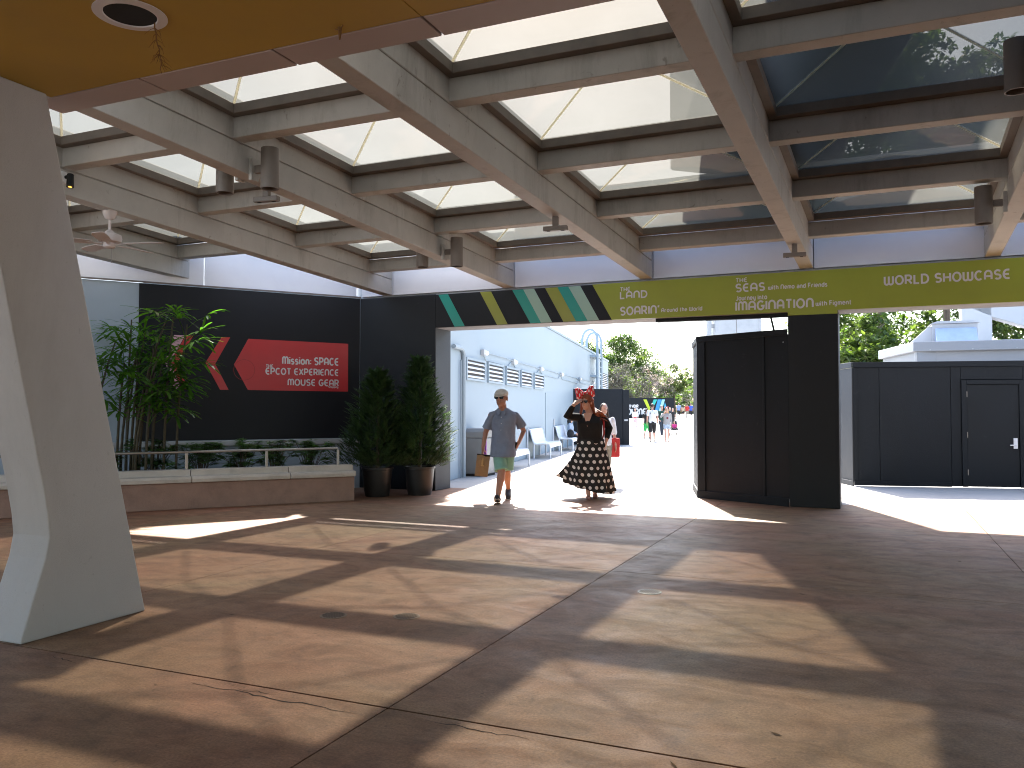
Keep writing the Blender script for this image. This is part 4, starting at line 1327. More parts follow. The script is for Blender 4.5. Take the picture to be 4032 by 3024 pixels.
# ------------------------------------------------------------------ people
class Blob(MB):
    def limb(s, pts, r, n=12):
        pts = [Vector(p) for p in pts]
        r = list(r)
        d0 = (pts[0] - pts[1]).normalized(); d1 = (pts[-1] - pts[-2]).normalized()
        P = [pts[0] + d0 * r[0] * .95, pts[0] + d0 * r[0] * .7] + pts + [pts[-1] + d1 * r[-1] * .7, pts[-1] + d1 * r[-1] * .95]
        R = [r[0] * .3, r[0] * .72] + r + [r[-1] * .72, r[-1] * .3]
        # refine with a soft curve through the joints
        s.tube(P, R, n)
    def ell(s, c, r, rot=None, n=14, m=9):
        c = Vector(c); vs, fs = [], []
        for i in range(m + 1):
            a = math.pi * i / m
            for k in range(n):
                t = 2 * math.pi * k / n
                p = Vector((r[0] * math.sin(a) * math.cos(t), r[1] * math.sin(a) * math.sin(t), r[2] * math.cos(a)))
                if rot is not None: p = rot @ p
                vs.append(c + p)
        for i in range(m):
            for k in range(n):
                k2 = (k + 1) % n
                fs.append((i * n + k, (i + 1) * n + k, (i + 1) * n + k2, i * n + k2))
        s.add(vs, fs)
    def stack(s, rings, phi=0.0, n=20, pw=2.3):
        """super-ellipse rings: (cx, cy, z, half width, half depth); phi turns them about z"""
        cs, sn = math.cos(phi), math.sin(phi)
        vs, fs = [], []
        for cx, cy, z, w, d in rings:
            for k in range(n):
                t = 2 * math.pi * k / n
                c, q = math.cos(t), math.sin(t)
                x = w * math.copysign(abs(c) ** (2 / pw), c); y = d * math.copysign(abs(q) ** (2 / pw), q)
                vs.append((cx + x * cs - y * sn, cy + x * sn + y * cs, z))
        for i in range(len(rings) - 1):
            for k in range(n):
                k2 = (k + 1) % n
                fs.append((i * n + k, i * n + k2, (i + 1) * n + k2, (i + 1) * n + k))
        fs.append(tuple(range(n - 1, -1, -1))); fs.append(tuple((len(rings) - 1) * n + k for k in range(n)))
        s.add(vs, fs)
    def hand(s, w, d, nrm, side, curl=.5, sc=1.0):
        d = Vector(d).normalized(); nrm = Vector(nrm); nrm = (nrm - d * nrm.dot(d)).normalized()
        t = d.cross(nrm) * side
        w = Vector(w)
        s.limb([w - d * .03, w + d * .02 * sc], [.026 * sc, .027 * sc], 8)
        R = Matrix((t, nrm, d)).transposed()
        s.ell(w + d * .055 * sc, (.043 * sc, .019 * sc, .056 * sc), R, 12, 8)
        for k, (ln, off) in enumerate(((.92, 1.5), (1.05, .5), (1.0, -.5), (.78, -1.5))):
            p = w + (d * .093 + t * off * .0205) * sc
            pts = [p - d * .02 * sc]; dd = d + t * off * .05
            for j, l in enumerate((.040, .028, .022)):
                dd = (dd + nrm * curl * (.55 if j else .35)).normalized()
                p = p + dd * l * ln * sc
                pts.append(p)
            s.limb(pts, [.0095 * sc, .009 * sc, .0082 * sc, .007 * sc], 7)
        p = w + (d * .03 + t * .036) * sc
        q = p + (d * .6 + t * .62 + nrm * .25).normalized() * .038 * sc
        s.limb([w + d * .025 * sc + t * .02 * sc, p, q, q + (d * .9 + t * .1 + nrm * (.3 + curl * .4)).normalized() * .03 * sc], [.014 * sc, .0125 * sc, .0105 * sc, .008 * sc], 7)

def remesh(name, blob, voxel, m, parent, sm=4, wrinkle=0.0, seed=0):
    me = bpy.data.meshes.new(name); me.from_pydata(blob.v, [], blob.f)
    bm = bmesh.new(); bm.from_mesh(me); bmesh.ops.recalc_face_normals(bm, faces=bm.faces); bm.to_mesh(me); bm.free()
    o = bpy.data.objects.new(name, me); COL.objects.link(o)
    r = o.modifiers.new('r', 'REMESH'); r.mode = 'VOXEL'; r.voxel_size = voxel; r.use_smooth_shade = True
    if sm:
        q = o.modifiers.new('s', 'SMOOTH'); q.factor = .5; q.iterations = sm
    me.materials.append(m)
    if parent is not None:
        o.parent = parent
    JOBS.append((o, wrinkle, seed))
    return o

JOBS = []
def finish_remesh():
    """all bodies and clothes are evaluated in one go, then kept as plain meshes"""
    from mathutils import noise as mn
    dg = bpy.context.evaluated_depsgraph_get()
    for o, wrinkle, seed in JOBS:
        new = bpy.data.meshes.new_from_object(o.evaluated_get(dg))
        if wrinkle:
            nrm = [v.normal.copy() for v in new.vertices]
            for v in new.vertices:
                c = v.co
                k = mn.noise(Vector((c.x * 9 + seed, c.y * 9, c.z * 5))) + .6 * mn.noise(Vector((c.x * 16, c.y * 16 + seed, c.z * 11 + c.x * 14)))
                v.co = c + nrm[v.index] * k * wrinkle
        new.polygons.foreach_set('use_smooth', [True] * len(new.polygons))
        if not new.materials:
            new.materials.append(o.data.materials[0])
        o['_new'] = new.name
    for o, w_, s_ in JOBS:
        new = bpy.data.meshes[o['_new']]
        del o['_new']
        o.modifiers.clear()
        old = o.data
        o.data = new
        new.name = o.name

def cloth(name, c, rough=.85, var=.12, bump=.25):
    return mat(name, c, rough, var, 9, bump, 420)
M_skin = mat('skin_tan', (.40, .20, .135), .5, .08, 12)
M_skin2 = mat('skin_fair', (.52, .29, .215), .5, .08, 12)
M_lens = mat('dark_lens', (.006, .006, .007), .2, .02, spec=.15)
M_red_hair = mat('red_hair', (.27, .062, .016), .42, .3, 40, .5, 260, stretch=(1, 1, .15))
M_brown = mat('brown_hair', (.05, .028, .016), .5, .3, 40)
M_blackhair = mat('black_hair', (.015, .012, .010), .45, .3, 40)
M_blond = mat('blond_hair', (.38, .25, .10), .5, .3, 40)

def head(b, c, phi, s=1.0, nose=True):
    """skull, jaw, nose, brow, ears; faces local -y turned by phi"""
    c = Vector(c); R = Matrix.Rotation(phi, 3, 'Z')
    f = R @ Vector((0, -1, 0)); r = R @ Vector((1, 0, 0)); u = Vector((0, 0, 1))
    b.ell(c + u * .03 * s - f * .012 * s, (.076 * s, .097 * s, .092 * s), R)
    b.ell(c - u * .035 * s + f * .018 * s, (.064 * s, .074 * s, .083 * s), R)
    b.ell(c - u * .098 * s + f * .055 * s, (.030 * s, .026 * s, .022 * s), R)
    if nose:
        b.limb([c + u * .02 * s + f * .088 * s, c - u * .022 * s + f * .108 * s], [.010 * s, .015 * s], 8)
        b.ell(c - u * .055 * s + f * .088 * s, (.025 * s, .012 * s, .010 * s), R, 10, 6)
        b.ell(c + u * .032 * s + f * .082 * s, (.05 * s, .016 * s, .012 * s), R, 10, 6)
    for sg in (-1, 1):
        b.ell(c - u * .005 * s + r * sg * .077 * s - f * .012 * s, (.010 * s, .019 * s, .032 * s), R, 8, 6)

def shades(parent, c, phi, s=1.0):
    c = Vector(c); R = Matrix.Rotation(phi, 3, 'Z')
    f = R @ Vector((0, -1, 0)); r = R @ Vector((1, 0, 0)); u = Vector((0, 0, 1))
    b = MB()
    for sg in (-1, 1):
        q = c + u * .012 * s + f * .103 * s + r * sg * .036 * s - f * abs(sg) * .004
        poly = [(-.028, .018), (.028, .020), (.031, .004), (.022, -.018), (-.010, -.021), (-.028, -.006)]
        b.prism([(x * sg, y) for x, y in poly], lambda a, e, d: q + r * a * s + u * e * s + f * (d - (a * sg) ** 2 * 6), -.003, .003)
        b.tube([c + u * .022 * s + f * .095 * s + r * sg * .066 * s, c + u * .016 * s - f * .005 * s + r * sg * .081 * s], .0035, 5)
    b.tube([c + u * .02 * s + f * .104 * s - r * .012 * s, c + u * .02 * s + f * .104 * s + r * .012 * s], .003, 5)
    b.build('sunglasses', M_lens, parent)

# ---- man in the pale cap
def build_man():
    t = thing('person', 'man in a pale flat cap, blue short-sleeved shirt and mint shorts walking towards us', 'person', (-5.57, 12.42, 0), YAW, local=True)
    ph = rad(-14)
    sk = M_skin
    hc = (-.03, -.10, 1.685)
    J = dict(ls=(-.20, -.03, 1.412), le=(-.295, .03, 1.12), lw=(-.335, -.06, .885), rs=(.21, .02, 1.408), re=(.335, .10, 1.15), rw=(.245, -.05, .955))
    legs = [((-.09, -.02, .92), (-.03, -.20, .49), (-.085, -.31, .13)), ((.10, .03, .92), (.05, .06, .50), (.075, .40, .19))]
    b = Blob()
    head(b, hc, rad(-22), 1.22)
    b.limb([(-.012, -.02, 1.46), (-.02, -.065, 1.60)], [.075, .066])
    b.stack([(0, 0, .86, .15, .11), (0, 0, .96, .175, .125), (0, -.02, 1.08, .172, .14), (0, -.025, 1.22, .175, .125), (0, -.02, 1.34, .19, .115), (0, -.01, 1.43, .165, .09), (0, -.01, 1.49, .09, .07)], ph)
    b.limb([J['ls'], J['le'], J['lw']], [.056, .044, .031]); b.limb([J['rs'], J['re'], J['rw']], [.056, .044, .031])
    b.hand(J['lw'], (-.06, -.06, -1), (.6, -.2, 0), -1, .95); b.hand(J['rw'], (-.35, -.1, -.9), (-.8, .3, 0), 1, .55)
    for hip, k, a in legs:
        hip, k, a = Vector(hip), Vector(k), Vector(a)
        b.limb([hip, hip.lerp(k, .55), k, k.lerp(a, .28), k.lerp(a, .6), a], [.095, .085, .064, .068, .055, .041])
    # feet: front one lands on its heel, rear one rolls onto its toes
    b.limb([(-.09, -.27, .06), (-.10, -.43, .09)], [.036, .03]); b.limb([(.075, .41, .15), (.075, .27, .055)], [.036, .03])
    remesh('body', b, .0065, sk, t, 3)
    b = Blob()
    b.stack([(-.01, -.065, .735, .215, .20), (-.005, -.055, .80, .21, .19), (0, -.03, .95, .202, .165), (0, -.02, 1.08, .195, .158), (0, -.025, 1.22, .198, .146), (0, -.02, 1.35, .212, .135), (0, -.01, 1.43, .205, .11), (0, -.01, 1.485, .155, .095), (-.008, -.015, 1.53, .09, .085)], ph)
    for a, e, o in ((J['ls'], J['le'], -1), (J['rs'], J['re'], 1)):
        a, e = Vector(a), Vector(e)
        b.tube([a + Vector((-o * .07, 0, .035)), a + Vector((-o * .012, 0, .008)), a.lerp(e, .45), a.lerp(e, .74)], [.045, .062, .074, .088], 14)
    shirt = remesh('shirt', b, .008, cloth('chambray', (.20, .235, .32)), t, 3, .008, 3)
    q = MB()
    R = Matrix.Rotation(ph, 3, 'Z')
    for k in range(6):
        z = 1.38 - k * .105
        q.ell = None
        c = R @ Vector((0, -.148 - (.012 if z < 1.2 else 0), 0)) + Vector((0, -.015, z))
        q.lathe([(.0, -.002), (.007, 0), (.007, .003), (0, .004)], 8, c, ax=(Matrix.Rotation(rad(90), 4, 'X')), caps=False)
    q.build('buttons', M_white, shirt)
    q = MB()
    for sg in (-1, 1):
        vs = [R @ Vector(p) + Vector((-.01, -.02, 0)) for p in ((.012 * sg, -.108, 1.455), (.085 * sg, -.06, 1.505), (.10 * sg, .02, 1.525), (.105 * sg, .02, 1.475), (.10 * sg, -.085, 1.44), (.05 * sg, -.135, 1.40))]
        q.add(vs, [tuple(range(6))]); 
    q.build('collar', MATS['chambray'], shirt)
    b = Blob()
    b.stack([(0, 0, .76, .175, .13), (0, 0, .86, .188, .14), (0, 0, .98, .18, .135)], ph)
    for (hip, k, a), e in zip(legs, (.90, .92)):
        hip, k = Vector(hip), Vector(k)
        b.tube([hip + Vector((0, 0, .03)), hip.lerp(k, .4), hip.lerp(k, .8), hip.lerp(k, e + .04)], [.10, .105, .108, .112], 16)
    remesh('shorts', b, .008, cloth('mint_cotton', (.22, .45, .375)), t, 3, .006, 8)
    for nm, pts, tip in (('shoe', [(-.09, -.255, .055), (-.095, -.36, .075), (-.10, -.46, .115)], 1), ('shoe', [(.075, .44, .145), (.075, .35, .085), (.075, .22, .048)], 0)):
        b = Blob(); b.limb(pts, [.053, .056, .046], 12)
        sh = remesh(nm, b, .008, cloth('navy_canvas', (.03, .034, .045)), t, 2)
        b = MB()
        P = [Vector(p) - Vector((0, 0, .045)) for p in pts]
        P = [P[0] + (P[0] - P[1]).normalized() * .035] + P + [P[-1] + (P[-1] - P[-2]).normalized() * .035]
        vs = []
        for i, p in enumerate(P):
            w = (.030, .044, .048, .044, .024)[i]
            vs += [p + Vector((-w, 0, 0)), p + Vector((w, 0, 0)), p + Vector((-w, 0, .018)), p + Vector((w, 0, .018))]
        fs = []
        for i in range(len(P) - 1):
            o = 4 * i
            fs += [(o, o + 1, o + 5, o + 4), (o + 2, o + 6, o + 7, o + 3), (o, o + 4, o + 6, o + 2), (o + 1, o + 3, o + 7, o + 5)]
        fs += [(0, 2, 3, 1), (len(vs) - 4, len(vs) - 3, len(vs) - 1, len(vs) - 2)]
        b.add(vs, fs); b.build('sole', mat('shoe_sole', (.5, .46, .40), .7), sh)
    hp = rad(-22); Rh = Matrix.Rotation(hp, 3, 'Z'); c = Vector(hc)
    b = Blob()
    b.ell(c + Vector((0, .012, .080)), (.110, .132, .082), Rh)
    b.ell(c + Rh @ Vector((0, -.07, .075)), (.10, .076, .04), Rh @ Matrix.Rotation(rad(16), 3, 'X'))
    capo = remesh('flat_cap', b, .007, cloth('cream_linen', (.58, .54, .48)), t, 4)
    b = MB()
    poly = [(.09 * math.cos(a), -.10 - .055 * math.sin(a)) for a in [math.pi * k / 10 for k in range(11)]]
    b.prism(poly, lambda u, v, d: c + Rh @ Vector((u, v, .052 + d + (v + .08) * .35)), 0, .008)
    b.build('cap_brim', MATS['cream_linen'], capo)
    b = MB(); b.lathe([(.008, 0), (.008, .004), (0, .005)], 10, c + Rh @ Vector((.066, -.085, .062)), ax=Matrix.Rotation(rad(90), 4, 'X')); b.build('cap_badge', M_lens, capo)
    shades(t, hc, hp, 1.24)
    return t
build_man()
wm = Matrix.Translation((-5.57, 12.42, 0)) @ Matrix.Rotation(YAW, 4, 'Z')
p = wm @ Vector((-.365, -.10, 0))
t = thing('paper_bag', 'brown paper carrier bag held by the man in the cap', 'bag', (p.x, p.y, .42), YAW, local=True)
M_kraft = mat('kraft_paper', (.30, .175, .085), .8, .15, 12, .3, 60)
R = Matrix.Rotation(rad(7), 3, 'Y')
b = MB()
zz = [0, .12, .26, .355]
vs = []
for i, z in enumerate(zz):
    w, d = (.105, .06) if i < 3 else (.108, .032)
    for k, (x, y) in enumerate(((-w, -d), (-w * .35, -d * 1.12), (w * .3, -d * .94), (w, -d), (w, d), (0, d * 1.1), (-w, d))):
        vs.append(R @ Vector((x + .004 * math.sin(3 * i + k), y, z)))
fs = [tuple(range(6, -1, -1))]
for i in range(3):
    for k in range(7):
        fs.append((i * 7 + k, i * 7 + (k + 1) % 7, (i + 1) * 7 + (k + 1) % 7, (i + 1) * 7 + k))
b.add(vs, fs); b.build('bag_body', M_kraft, t)
b = MB()
for y in (-.028, .028):
    b.tube([R @ Vector((-.04, y, .345)), R @ Vector((-.03, y * .6, .41)), R @ Vector((.0, y * .2, .43)), R @ Vector((.03, y * .6, .41)), R @ Vector((.04, y, .345))], .004, 5)
b.build('handles', M_kraft, t)
b = MB(); b.box(-.107, .107, -.038, -.033, .325, .357, lambda x, y, z: R @ Vector((x, y, z))); b.build('dark_rim', M_lens, t)
b = MB()
for x0, z0, w, h in ((-.02, .19, .03, .075), (-.01, .265, .014, .03), (-.025, .165, .05, .022)):
    b.box(x0, x0 + w, -.0725, -.0705, z0, z0 + h, lambda x, y, z: R @ Vector((x, y, z)))
b.build('printed_mark', mat('tan_print', (.52, .31, .13), .8), t)
p = wm @ Vector((.205, -.075, .90))
b = MB(); b.box(-.035, .035, -.005, .005, -.075, .075); o = b.build('phone', M_lens, bevel=.004)
o.location = p; o.rotation_euler = (0, rad(14), YAW + rad(70)); tag(o, 'black phone held at the hip by the man in the cap', 'phone')

# ---- woman in the polka dot skirt
def build_woman():
    t = thing('person', 'red haired woman in a black top and polka dot skirt shading her eyes', 'person', (-4.42, 13.45, 0), YAW, local=True)
    ph = rad(-18); hp = rad(-32)
    hc = (-.06, -.06, 1.625)
    J = dict(ls=(-.215, -.03, 1.375), le=(-.395, -.10, 1.385), lw=(-.285, -.17, 1.585), rs=(.225, .03, 1.375), re=(.335, .06, 1.19), rw=(.275, -.06, .985))
    b = Blob()
    head(b, hc, hp, 1.08)
    b.limb([(0, -.01, 1.38), (-.035, -.04, 1.53)], [.062, .053])
    tor = [(0, 0, .80, .18, .145), (0, 0, .92, .19, .15), (0, 0, 1.04, .195, .16), (0, -.015, 1.18, .20, .165), (0, -.02, 1.28, .205, .165), (0, -.01, 1.37, .17, .11), (0, 0, 1.42, .085, .07)]
    b.stack(tor, ph)
    b.limb([J['ls'], J['le'], J['lw']], [.058, .05, .032]); b.limb([J['rs'], J['re'], J['rw']], [.058, .05, .032])
    b.hand(J['lw'], (.75, -.05, .55), (.1, .6, -.5), 1, .55, .95); b.hand(J['rw'], (-.12, -.12, -1), (-.9, .2, 0), 1, .35, .95)
    for sg, ky, ay in ((-1, -.10, -.16), (1, .05, .16)):
        b.limb([(.10 * sg, 0, .85), (.09 * sg + .02, ky, .47), (.07 * sg + .03, ay, .07)], [.10, .065, .038])
        b.limb([(.07 * sg + .03, ay + .02, .035), (.07 * sg + .03, ay - .15, .026)], [.034, .028])
    remesh('body', b, .0065, M_skin2, t, 3)
    # V-neck wrap top
    b = Blob()
    b.stack([(0, 0, .93, .225, .185), (0, 0, 1.04, .21, .172), (0, -.015, 1.18, .215, .178), (0, -.02, 1.28, .222, .178), (0, -.01, 1.37, .195, .125), (.01, .012, 1.43, .115, .08)], ph)
    for a, e, w in (('ls', 'le', 'lw'), ('rs', 're', 'rw')):
        A, E, Wv = Vector(J[a]), Vector(J[e]), Vector(J[w])
        b.limb([A + (Vector((0, 0, 1.36)) - A) * .2, A, A.lerp(E, .6), E, E.lerp(Wv, .75)], [.07, .074, .068, .066, .05], 12)
    top = remesh('wrap_top', b, .008, cloth('black_jersey', (.0055, .0055, .006), .95, .05, .1), t, 3, .004, 5)
    R = Matrix.Rotation(ph, 3, 'Z')
    q = MB()
    q.prism([(-.075, 1.445), (.075, 1.445), (.052, 1.36), (.0, 1.215), (-.05, 1.36)], lambda u, v, d: R @ Vector((u + .0, -d - (.142 + .05 * (1.42 - v) / .2), v)), 0, .006)
    q.build('neckline', M_skin2, top)
    # skirt: pleated, blown to the picture's left
    NU, NV = 120, 22
    vs, uvs = [], []
    for j in range(NV + 1):
        v = j / NV
        for i in range(NU + 1):
            th = 2 * math.pi * i / NU
            rx = .222 + .095 * v ** .8; ry = .185 + .11 * v
            fold = 1 + (.085 * math.sin(11 * th + 1.2 * v) + .05 * math.sin(17 * th + 2)) * v ** .9
            cx = .02 + .075 * v
            x = cx + rx * fold * math.cos(th); y = ry * fold * math.sin(th); z = 1.0 - .895 * v
            dth = (th - rad(196) + math.pi) % (2 * math.pi) - math.pi
            w = math.exp(-(dth / .62) ** 2) * v ** 1.45
            x -= .36 * w; z += .30 * w; y += .05 * w * math.sin(9 * th)
            z += .018 * math.sin(3 * th + 1) * v
            vs.append((x, y, z))
    fs = [(j * (NU + 1) + i, j * (NU + 1) + i + 1, (j + 1) * (NU + 1) + i + 1, (j + 1) * (NU + 1) + i) for j in range(NV) for i in range(NU)]
    me = bpy.data.meshes.new('skirt'); me.from_pydata(vs, [], fs)
    # cloth lengths measured outwards from the front centre, in dot spacings
    CELL = .108; W_ = NU + 1; f0 = NU * 3 // 4
    uvs = [None] * len(vs)
    vl = [0.0] * W_
    for j in range(NV + 1):
        if j:
            for i in range(W_): vl[i] += math.dist(vs[j * W_ + i], vs[(j - 1) * W_ + i])
        acc = [0.0] * W_
        for i in range(f0 + 1, W_): acc[i] = acc[i - 1] + math.dist(vs[j * W_ + i], vs[j * W_ + i - 1]) * .9
        for i in range(f0 - 1, -1, -1): acc[i] = acc[i + 1] - math.dist(vs[j * W_ + i], vs[j * W_ + i + 1]) * .9
        for i in range(W_): uvs[j * W_ + i] = (acc[i] / CELL + 40, vl[i] / CELL + 40)
    ul = me.uv_layers.new(name='UVMap')
    for lp in me.loops: ul.data[lp.index].uv = uvs[lp.vertex_index]
    dm = dots_mat('polka_skirt', (.007, .007, .0075), (.72, .71, .71), 1, 1, .27)
    # sheer cloth lets some sun through
    nt = dm.node_tree; N = nt.nodes
    tl = N.new('ShaderNodeBsdfTranslucent'); pb = N['Principled BSDF']
    nt.links.new(pb.inputs['Base Color'].links[0].from_socket, tl.inputs[0])
    ms = N.new('ShaderNodeMixShader'); ms.inputs[0].default_value = .12
    nt.links.new(pb.outputs[0], ms.inputs[1]); nt.links.new(tl.outputs[0], ms.inputs[2]); nt.links.new(ms.outputs[0], N['Material Output'].inputs['Surface'])
    me.materials.append(dm)
    me.polygons.foreach_set('use_smooth', [True] * len(me.polygons))
    link('skirt', me, t)
    b = Blob(); c = Vector(hc); Rh = Matrix.Rotation(hp, 3, 'Z')
    b.ell(c + Rh @ Vector((0, .025, .045)), (.100, .112, .110), Rh)
    for sg, x2, z2 in ((-1, -.125, 1.40), (1, .0, 0)):
        if sg < 0:
            b.limb([c + Rh @ Vector((-.075, -.01, .04)), c + Rh @ Vector((-.088, .0, -.08)), c + Vector((-.10, .02, -.2))], [.03, .032, .022], 10)
    random.seed(5)
    for k in range(15):
        a = k / 14
        s0 = c + Rh @ Vector((.05 + .035 * a, .0 + .07 * a, .04))
        s1 = c + Vector((.085 + .05 * random.random(), .06, -.09))
        s2 = c + Vector((.12 + .14 * a + .02 * random.random(), .08 * random.uniform(-.6, 1), -.17 - .09 * random.random()))
        s3 = s2 + Vector((.07 + .06 * random.random(), random.uniform(-.04, .04), -.03 - .05 * random.random()))
        b.limb([s0, s1, s2, s3], [.025, .026, .02, .008], 8)
    remesh('hair', b, .008, M_red_hair, t, 2)
    shades(t, hc, hp, 1.12)
    hb = MB(); hb.tube([c + Rh @ Vector((.088 * math.cos(a), .0, .03 + .105 * math.sin(a))) for a in [math.pi * k / 12 for k in range(13)]], .007, 6)
    band = hb.build('headband', M_lens, t)
    bm_ = dots_mat('polka_bow', (.68, .012, .02), (.78, .72, .70), 5, 4, .27, True, .3)
    top_ = c + Rh @ Vector((-.02, -.01, .155))
    for sg in (-1, 1):
        n1, n2 = 14, 10
        vs, uvs = [], []
        for j in range(n2 + 1):
            v = j / n2
            for i in range(n1 + 1):
                a = 2 * math.pi * i / n1
                x = sg * (.012 + .145 * v)
                hh = .014 + .088 * math.sin(min(1, v * 1.15) * math.pi * .62) ** 1.1
                vs.append(top_ + Matrix.Rotation(rad(-10), 3, 'Y') @ (Vector((x, (.012 + .032 * math.sin(v * math.pi * .8)) * math.sin(a), hh * math.cos(a) + .022 * v))))
                uvs.append((i / n1, v))
        fs = [(j * (n1 + 1) + i, j * (n1 + 1) + i + 1, (j + 1) * (n1 + 1) + i + 1, (j + 1) * (n1 + 1) + i) for j in range(n2) for i in range(n1)]
        fs.append(tuple(n2 * (n1 + 1) + i for i in range(n1)))
        me = bpy.data.meshes.new('bow_loop'); me.from_pydata(vs, [], fs)
        ul = me.uv_layers.new(name='UVMap')
        for lp in me.loops: ul.data[lp.index].uv = uvs[lp.vertex_index]
        me.materials.append(bm_); me.polygons.foreach_set('use_smooth', [True] * len(me.polygons))
        link('bow_loop', me, band)
    kb = Blob(); kb.ell(top_, (.022, .026, .028)); kb.build('bow_knot', mat('red_sequin', (.5, .01, .016), .3), band, smooth=True)
    for sg, ay in ((-1, -.16), (1, .16)):
        b = Blob(); b.limb([(.07 * sg + .03, ay + .03, .03), (.07 * sg + .03, ay - .15, .028)], [.042, .036], 10)
        remesh('shoe', b, .009, cloth('rose_shoe', (.32, .16, .14)), t, 2)
    b = Blob(); b.limb([(.20, .02, 1.40), (.225, -.10, 1.30), (.235, -.06, 1.10), (.22, .10, .98)], [.014, .015, .015, .013], 8)
    b.limb([(.20, .02, 1.40), (.20, .13, 1.33)], [.014, .013], 8)
    b.build('bag_strap', cloth('red_strap', (.30, .015, .015)), t, smooth=True)
    return t
build_woman()

# ---- other people: one builder, posed and dressed per person
def person(label, loc, turn, h, top, bottom, hairm, hair='short', sleeve=.55, leg=.5, arms='down', stride=.16, skin=None, vox=.014, shoe=(.05, .05, .055), extra=None, sit=False, group=None):
    t = thing('person', label, 'person', loc, YAW + rad(turn), group, local=True)
    k = h / 1.75
    V = lambda x, y, z: Vector((x * k, y * k, z * k))
    skin = skin or M_skin2
    J = dict(ls=V(-.19, 0, 1.41), le=V(-.235, .03, 1.13), lw=V(-.24, -.04, .89), rs=V(.19, 0, 1.41), re=V(.235, .03, 1.13), rw=V(.24, -.04, .89))
    if arms == 'head':
        J.update(le=V(-.33, -.06, 1.26), lw=V(-.19, -.14, 1.46))
    if arms == 'out':
        J.update(le=V(-.42, -.10, 1.27), lw=V(-.64, -.2, 1.12))
    if arms == 'push':
        J.update(le=V(-.25, .0, 1.16), lw=V(-.2, -.25, 1.04), re=V(.25, .0, 1.16), rw=V(.2, -.25, 1.04))
    if sit:
        legs = [(V(-.09, 0, .50), V(-.10, -.42, .49), V(-.10, -.42, .08)), (V(.09, 0, .50), V(.10, -.42, .49), V(.10, -.44, .08))]
        dz = -.40
    else:
        legs = [(V(-.095, 0, .88), V(-.09, -stride * .5 - .03, .48), V(-.09, -stride, .08)), (V(.095, 0, .88), V(.09, stride * .3 - .03, .48), V(.09, stride, .08))]
        dz = 0
    if sit:
        for q in J: J[q] = J[q] + V(0, 0, dz)
        J['lw'] = V(-.12, -.26, .62); J['rw'] = V(.12, -.26, .62); J['le'] = V(-.24, -.02, .72); J['re'] = V(.24, -.02, .72)
    Z = lambda *a: [(x * k, y * k, (z + dz) * k, w * k, d * k) for x, y, z, w, d in a]
    hc = V(0, -.02, 1.635 + dz)
    b = Blob(); head(b, hc, 0, k * .98)
    b.limb([V(0, 0, 1.42 + dz), V(0, -.01, 1.56 + dz)], [.058 * k, .05 * k], 10)
    b.stack(Z((0, 0, .84, .15, .11), (0, 0, .95, .165, .12), (0, 0, 1.08, .145, .105), (0, 0, 1.28, .165, .115), (0, 0, 1.40, .14, .085), (0, 0, 1.45, .07, .06)), n=16)
    for a in 'lr':
        b.limb([J[a + 's'], J[a + 'e'], J[a + 'w']], [.047 * k, .038 * k, .028 * k], 9)
        d = (J[a + 'w'] - J[a + 'e']).normalized()
        b.hand(J[a + 'w'], d, Vector((1 if a == 'l' else -1, 0, 0)), -1 if a == 'l' else 1, .4, k)
    for hp_, kn, an in legs:
        b.limb([hp_, hp_.lerp(kn, .5), kn, kn.lerp(an, .3), an], [.085 * k, .072 * k, .052 * k, .05 * k, .034 * k], 9)
        b.limb([an - V(0, -.02, .045), an - V(0, .14, .05)], [.034 * k, .028 * k], 8)
    remesh('body', b, vox * .75, skin, t, 2)
    b = Blob()
    b.stack(Z((0, 0, .86, .175, .13), (0, 0, .98, .172, .128), (0, 0, 1.10, .162, .122), (0, 0, 1.29, .182, .13), (0, 0, 1.405, .16, .10), (0, 0, 1.455, .08, .07)), n=16)
    for a in 'lr':
        A, E, Wv = J[a + 's'], J[a + 'e'], J[a + 'w']
        if sleeve > 1:
            b.limb([A, A.lerp(E, .6), E, E.lerp(Wv, sleeve - 1)], [.06 * k, .056 * k, .052 * k, .042 * k], 9)
        elif sleeve > 0:
            b.limb([A, A.lerp(E, sleeve)], [.062 * k, .062 * k], 9)
    remesh('top', b, vox, top, t, 2, .004, 2)
    b = Blob()
    b.stack(Z((0, 0, .80, .165, .125), (0, 0, .90, .175, .13), (0, 0, .98, .165, .125)), n=16)
    for hp_, kn, an in legs:
        if leg <= 1:
            b.limb([hp_, hp_.lerp(kn, leg)], [.098 * k, .096 * k if leg < .95 else .085 * k], 10)
        else:
            b.limb([hp_, hp_.lerp(kn, .5), kn, kn.lerp(an, leg - 1)], [.098 * k, .088 * k, .068 * k, .054 * k], 10)
    remesh('bottom', b, vox, bottom, t, 2)
    b = Blob()
    b.ell(hc + V(0, .022, .035), (.083 * k, .092 * k, .095 * k))
    if hair == 'long':
        b.limb([hc + V(0, .06, .03), hc + V(0, .085, -.12), hc + V(0, .085, -.30)], [.075 * k, .08 * k, .05 * k], 10)
        for sg in (-1, 1):
            b.limb([hc + V(.07 * sg, .02, .03), hc + V(.085 * sg, .01, -.12), hc + V(.09 * sg, -.02, -.28)], [.026 * k, .032 * k, .02 * k], 8)
    remesh('hair', b, vox * .8, hairm, t, 2)
    for hp_, kn, an in legs:
        b = Blob(); b.limb([an - V(0, -.03, .042), an - V(0, .13, .05)], [.042 * k, .036 * k], 9)
        remesh('shoe', b, vox, cloth('shoe_%02d' % int(shoe[0] * 100), shoe), t, 1)
    if extra: extra(t, k, V)
    return t

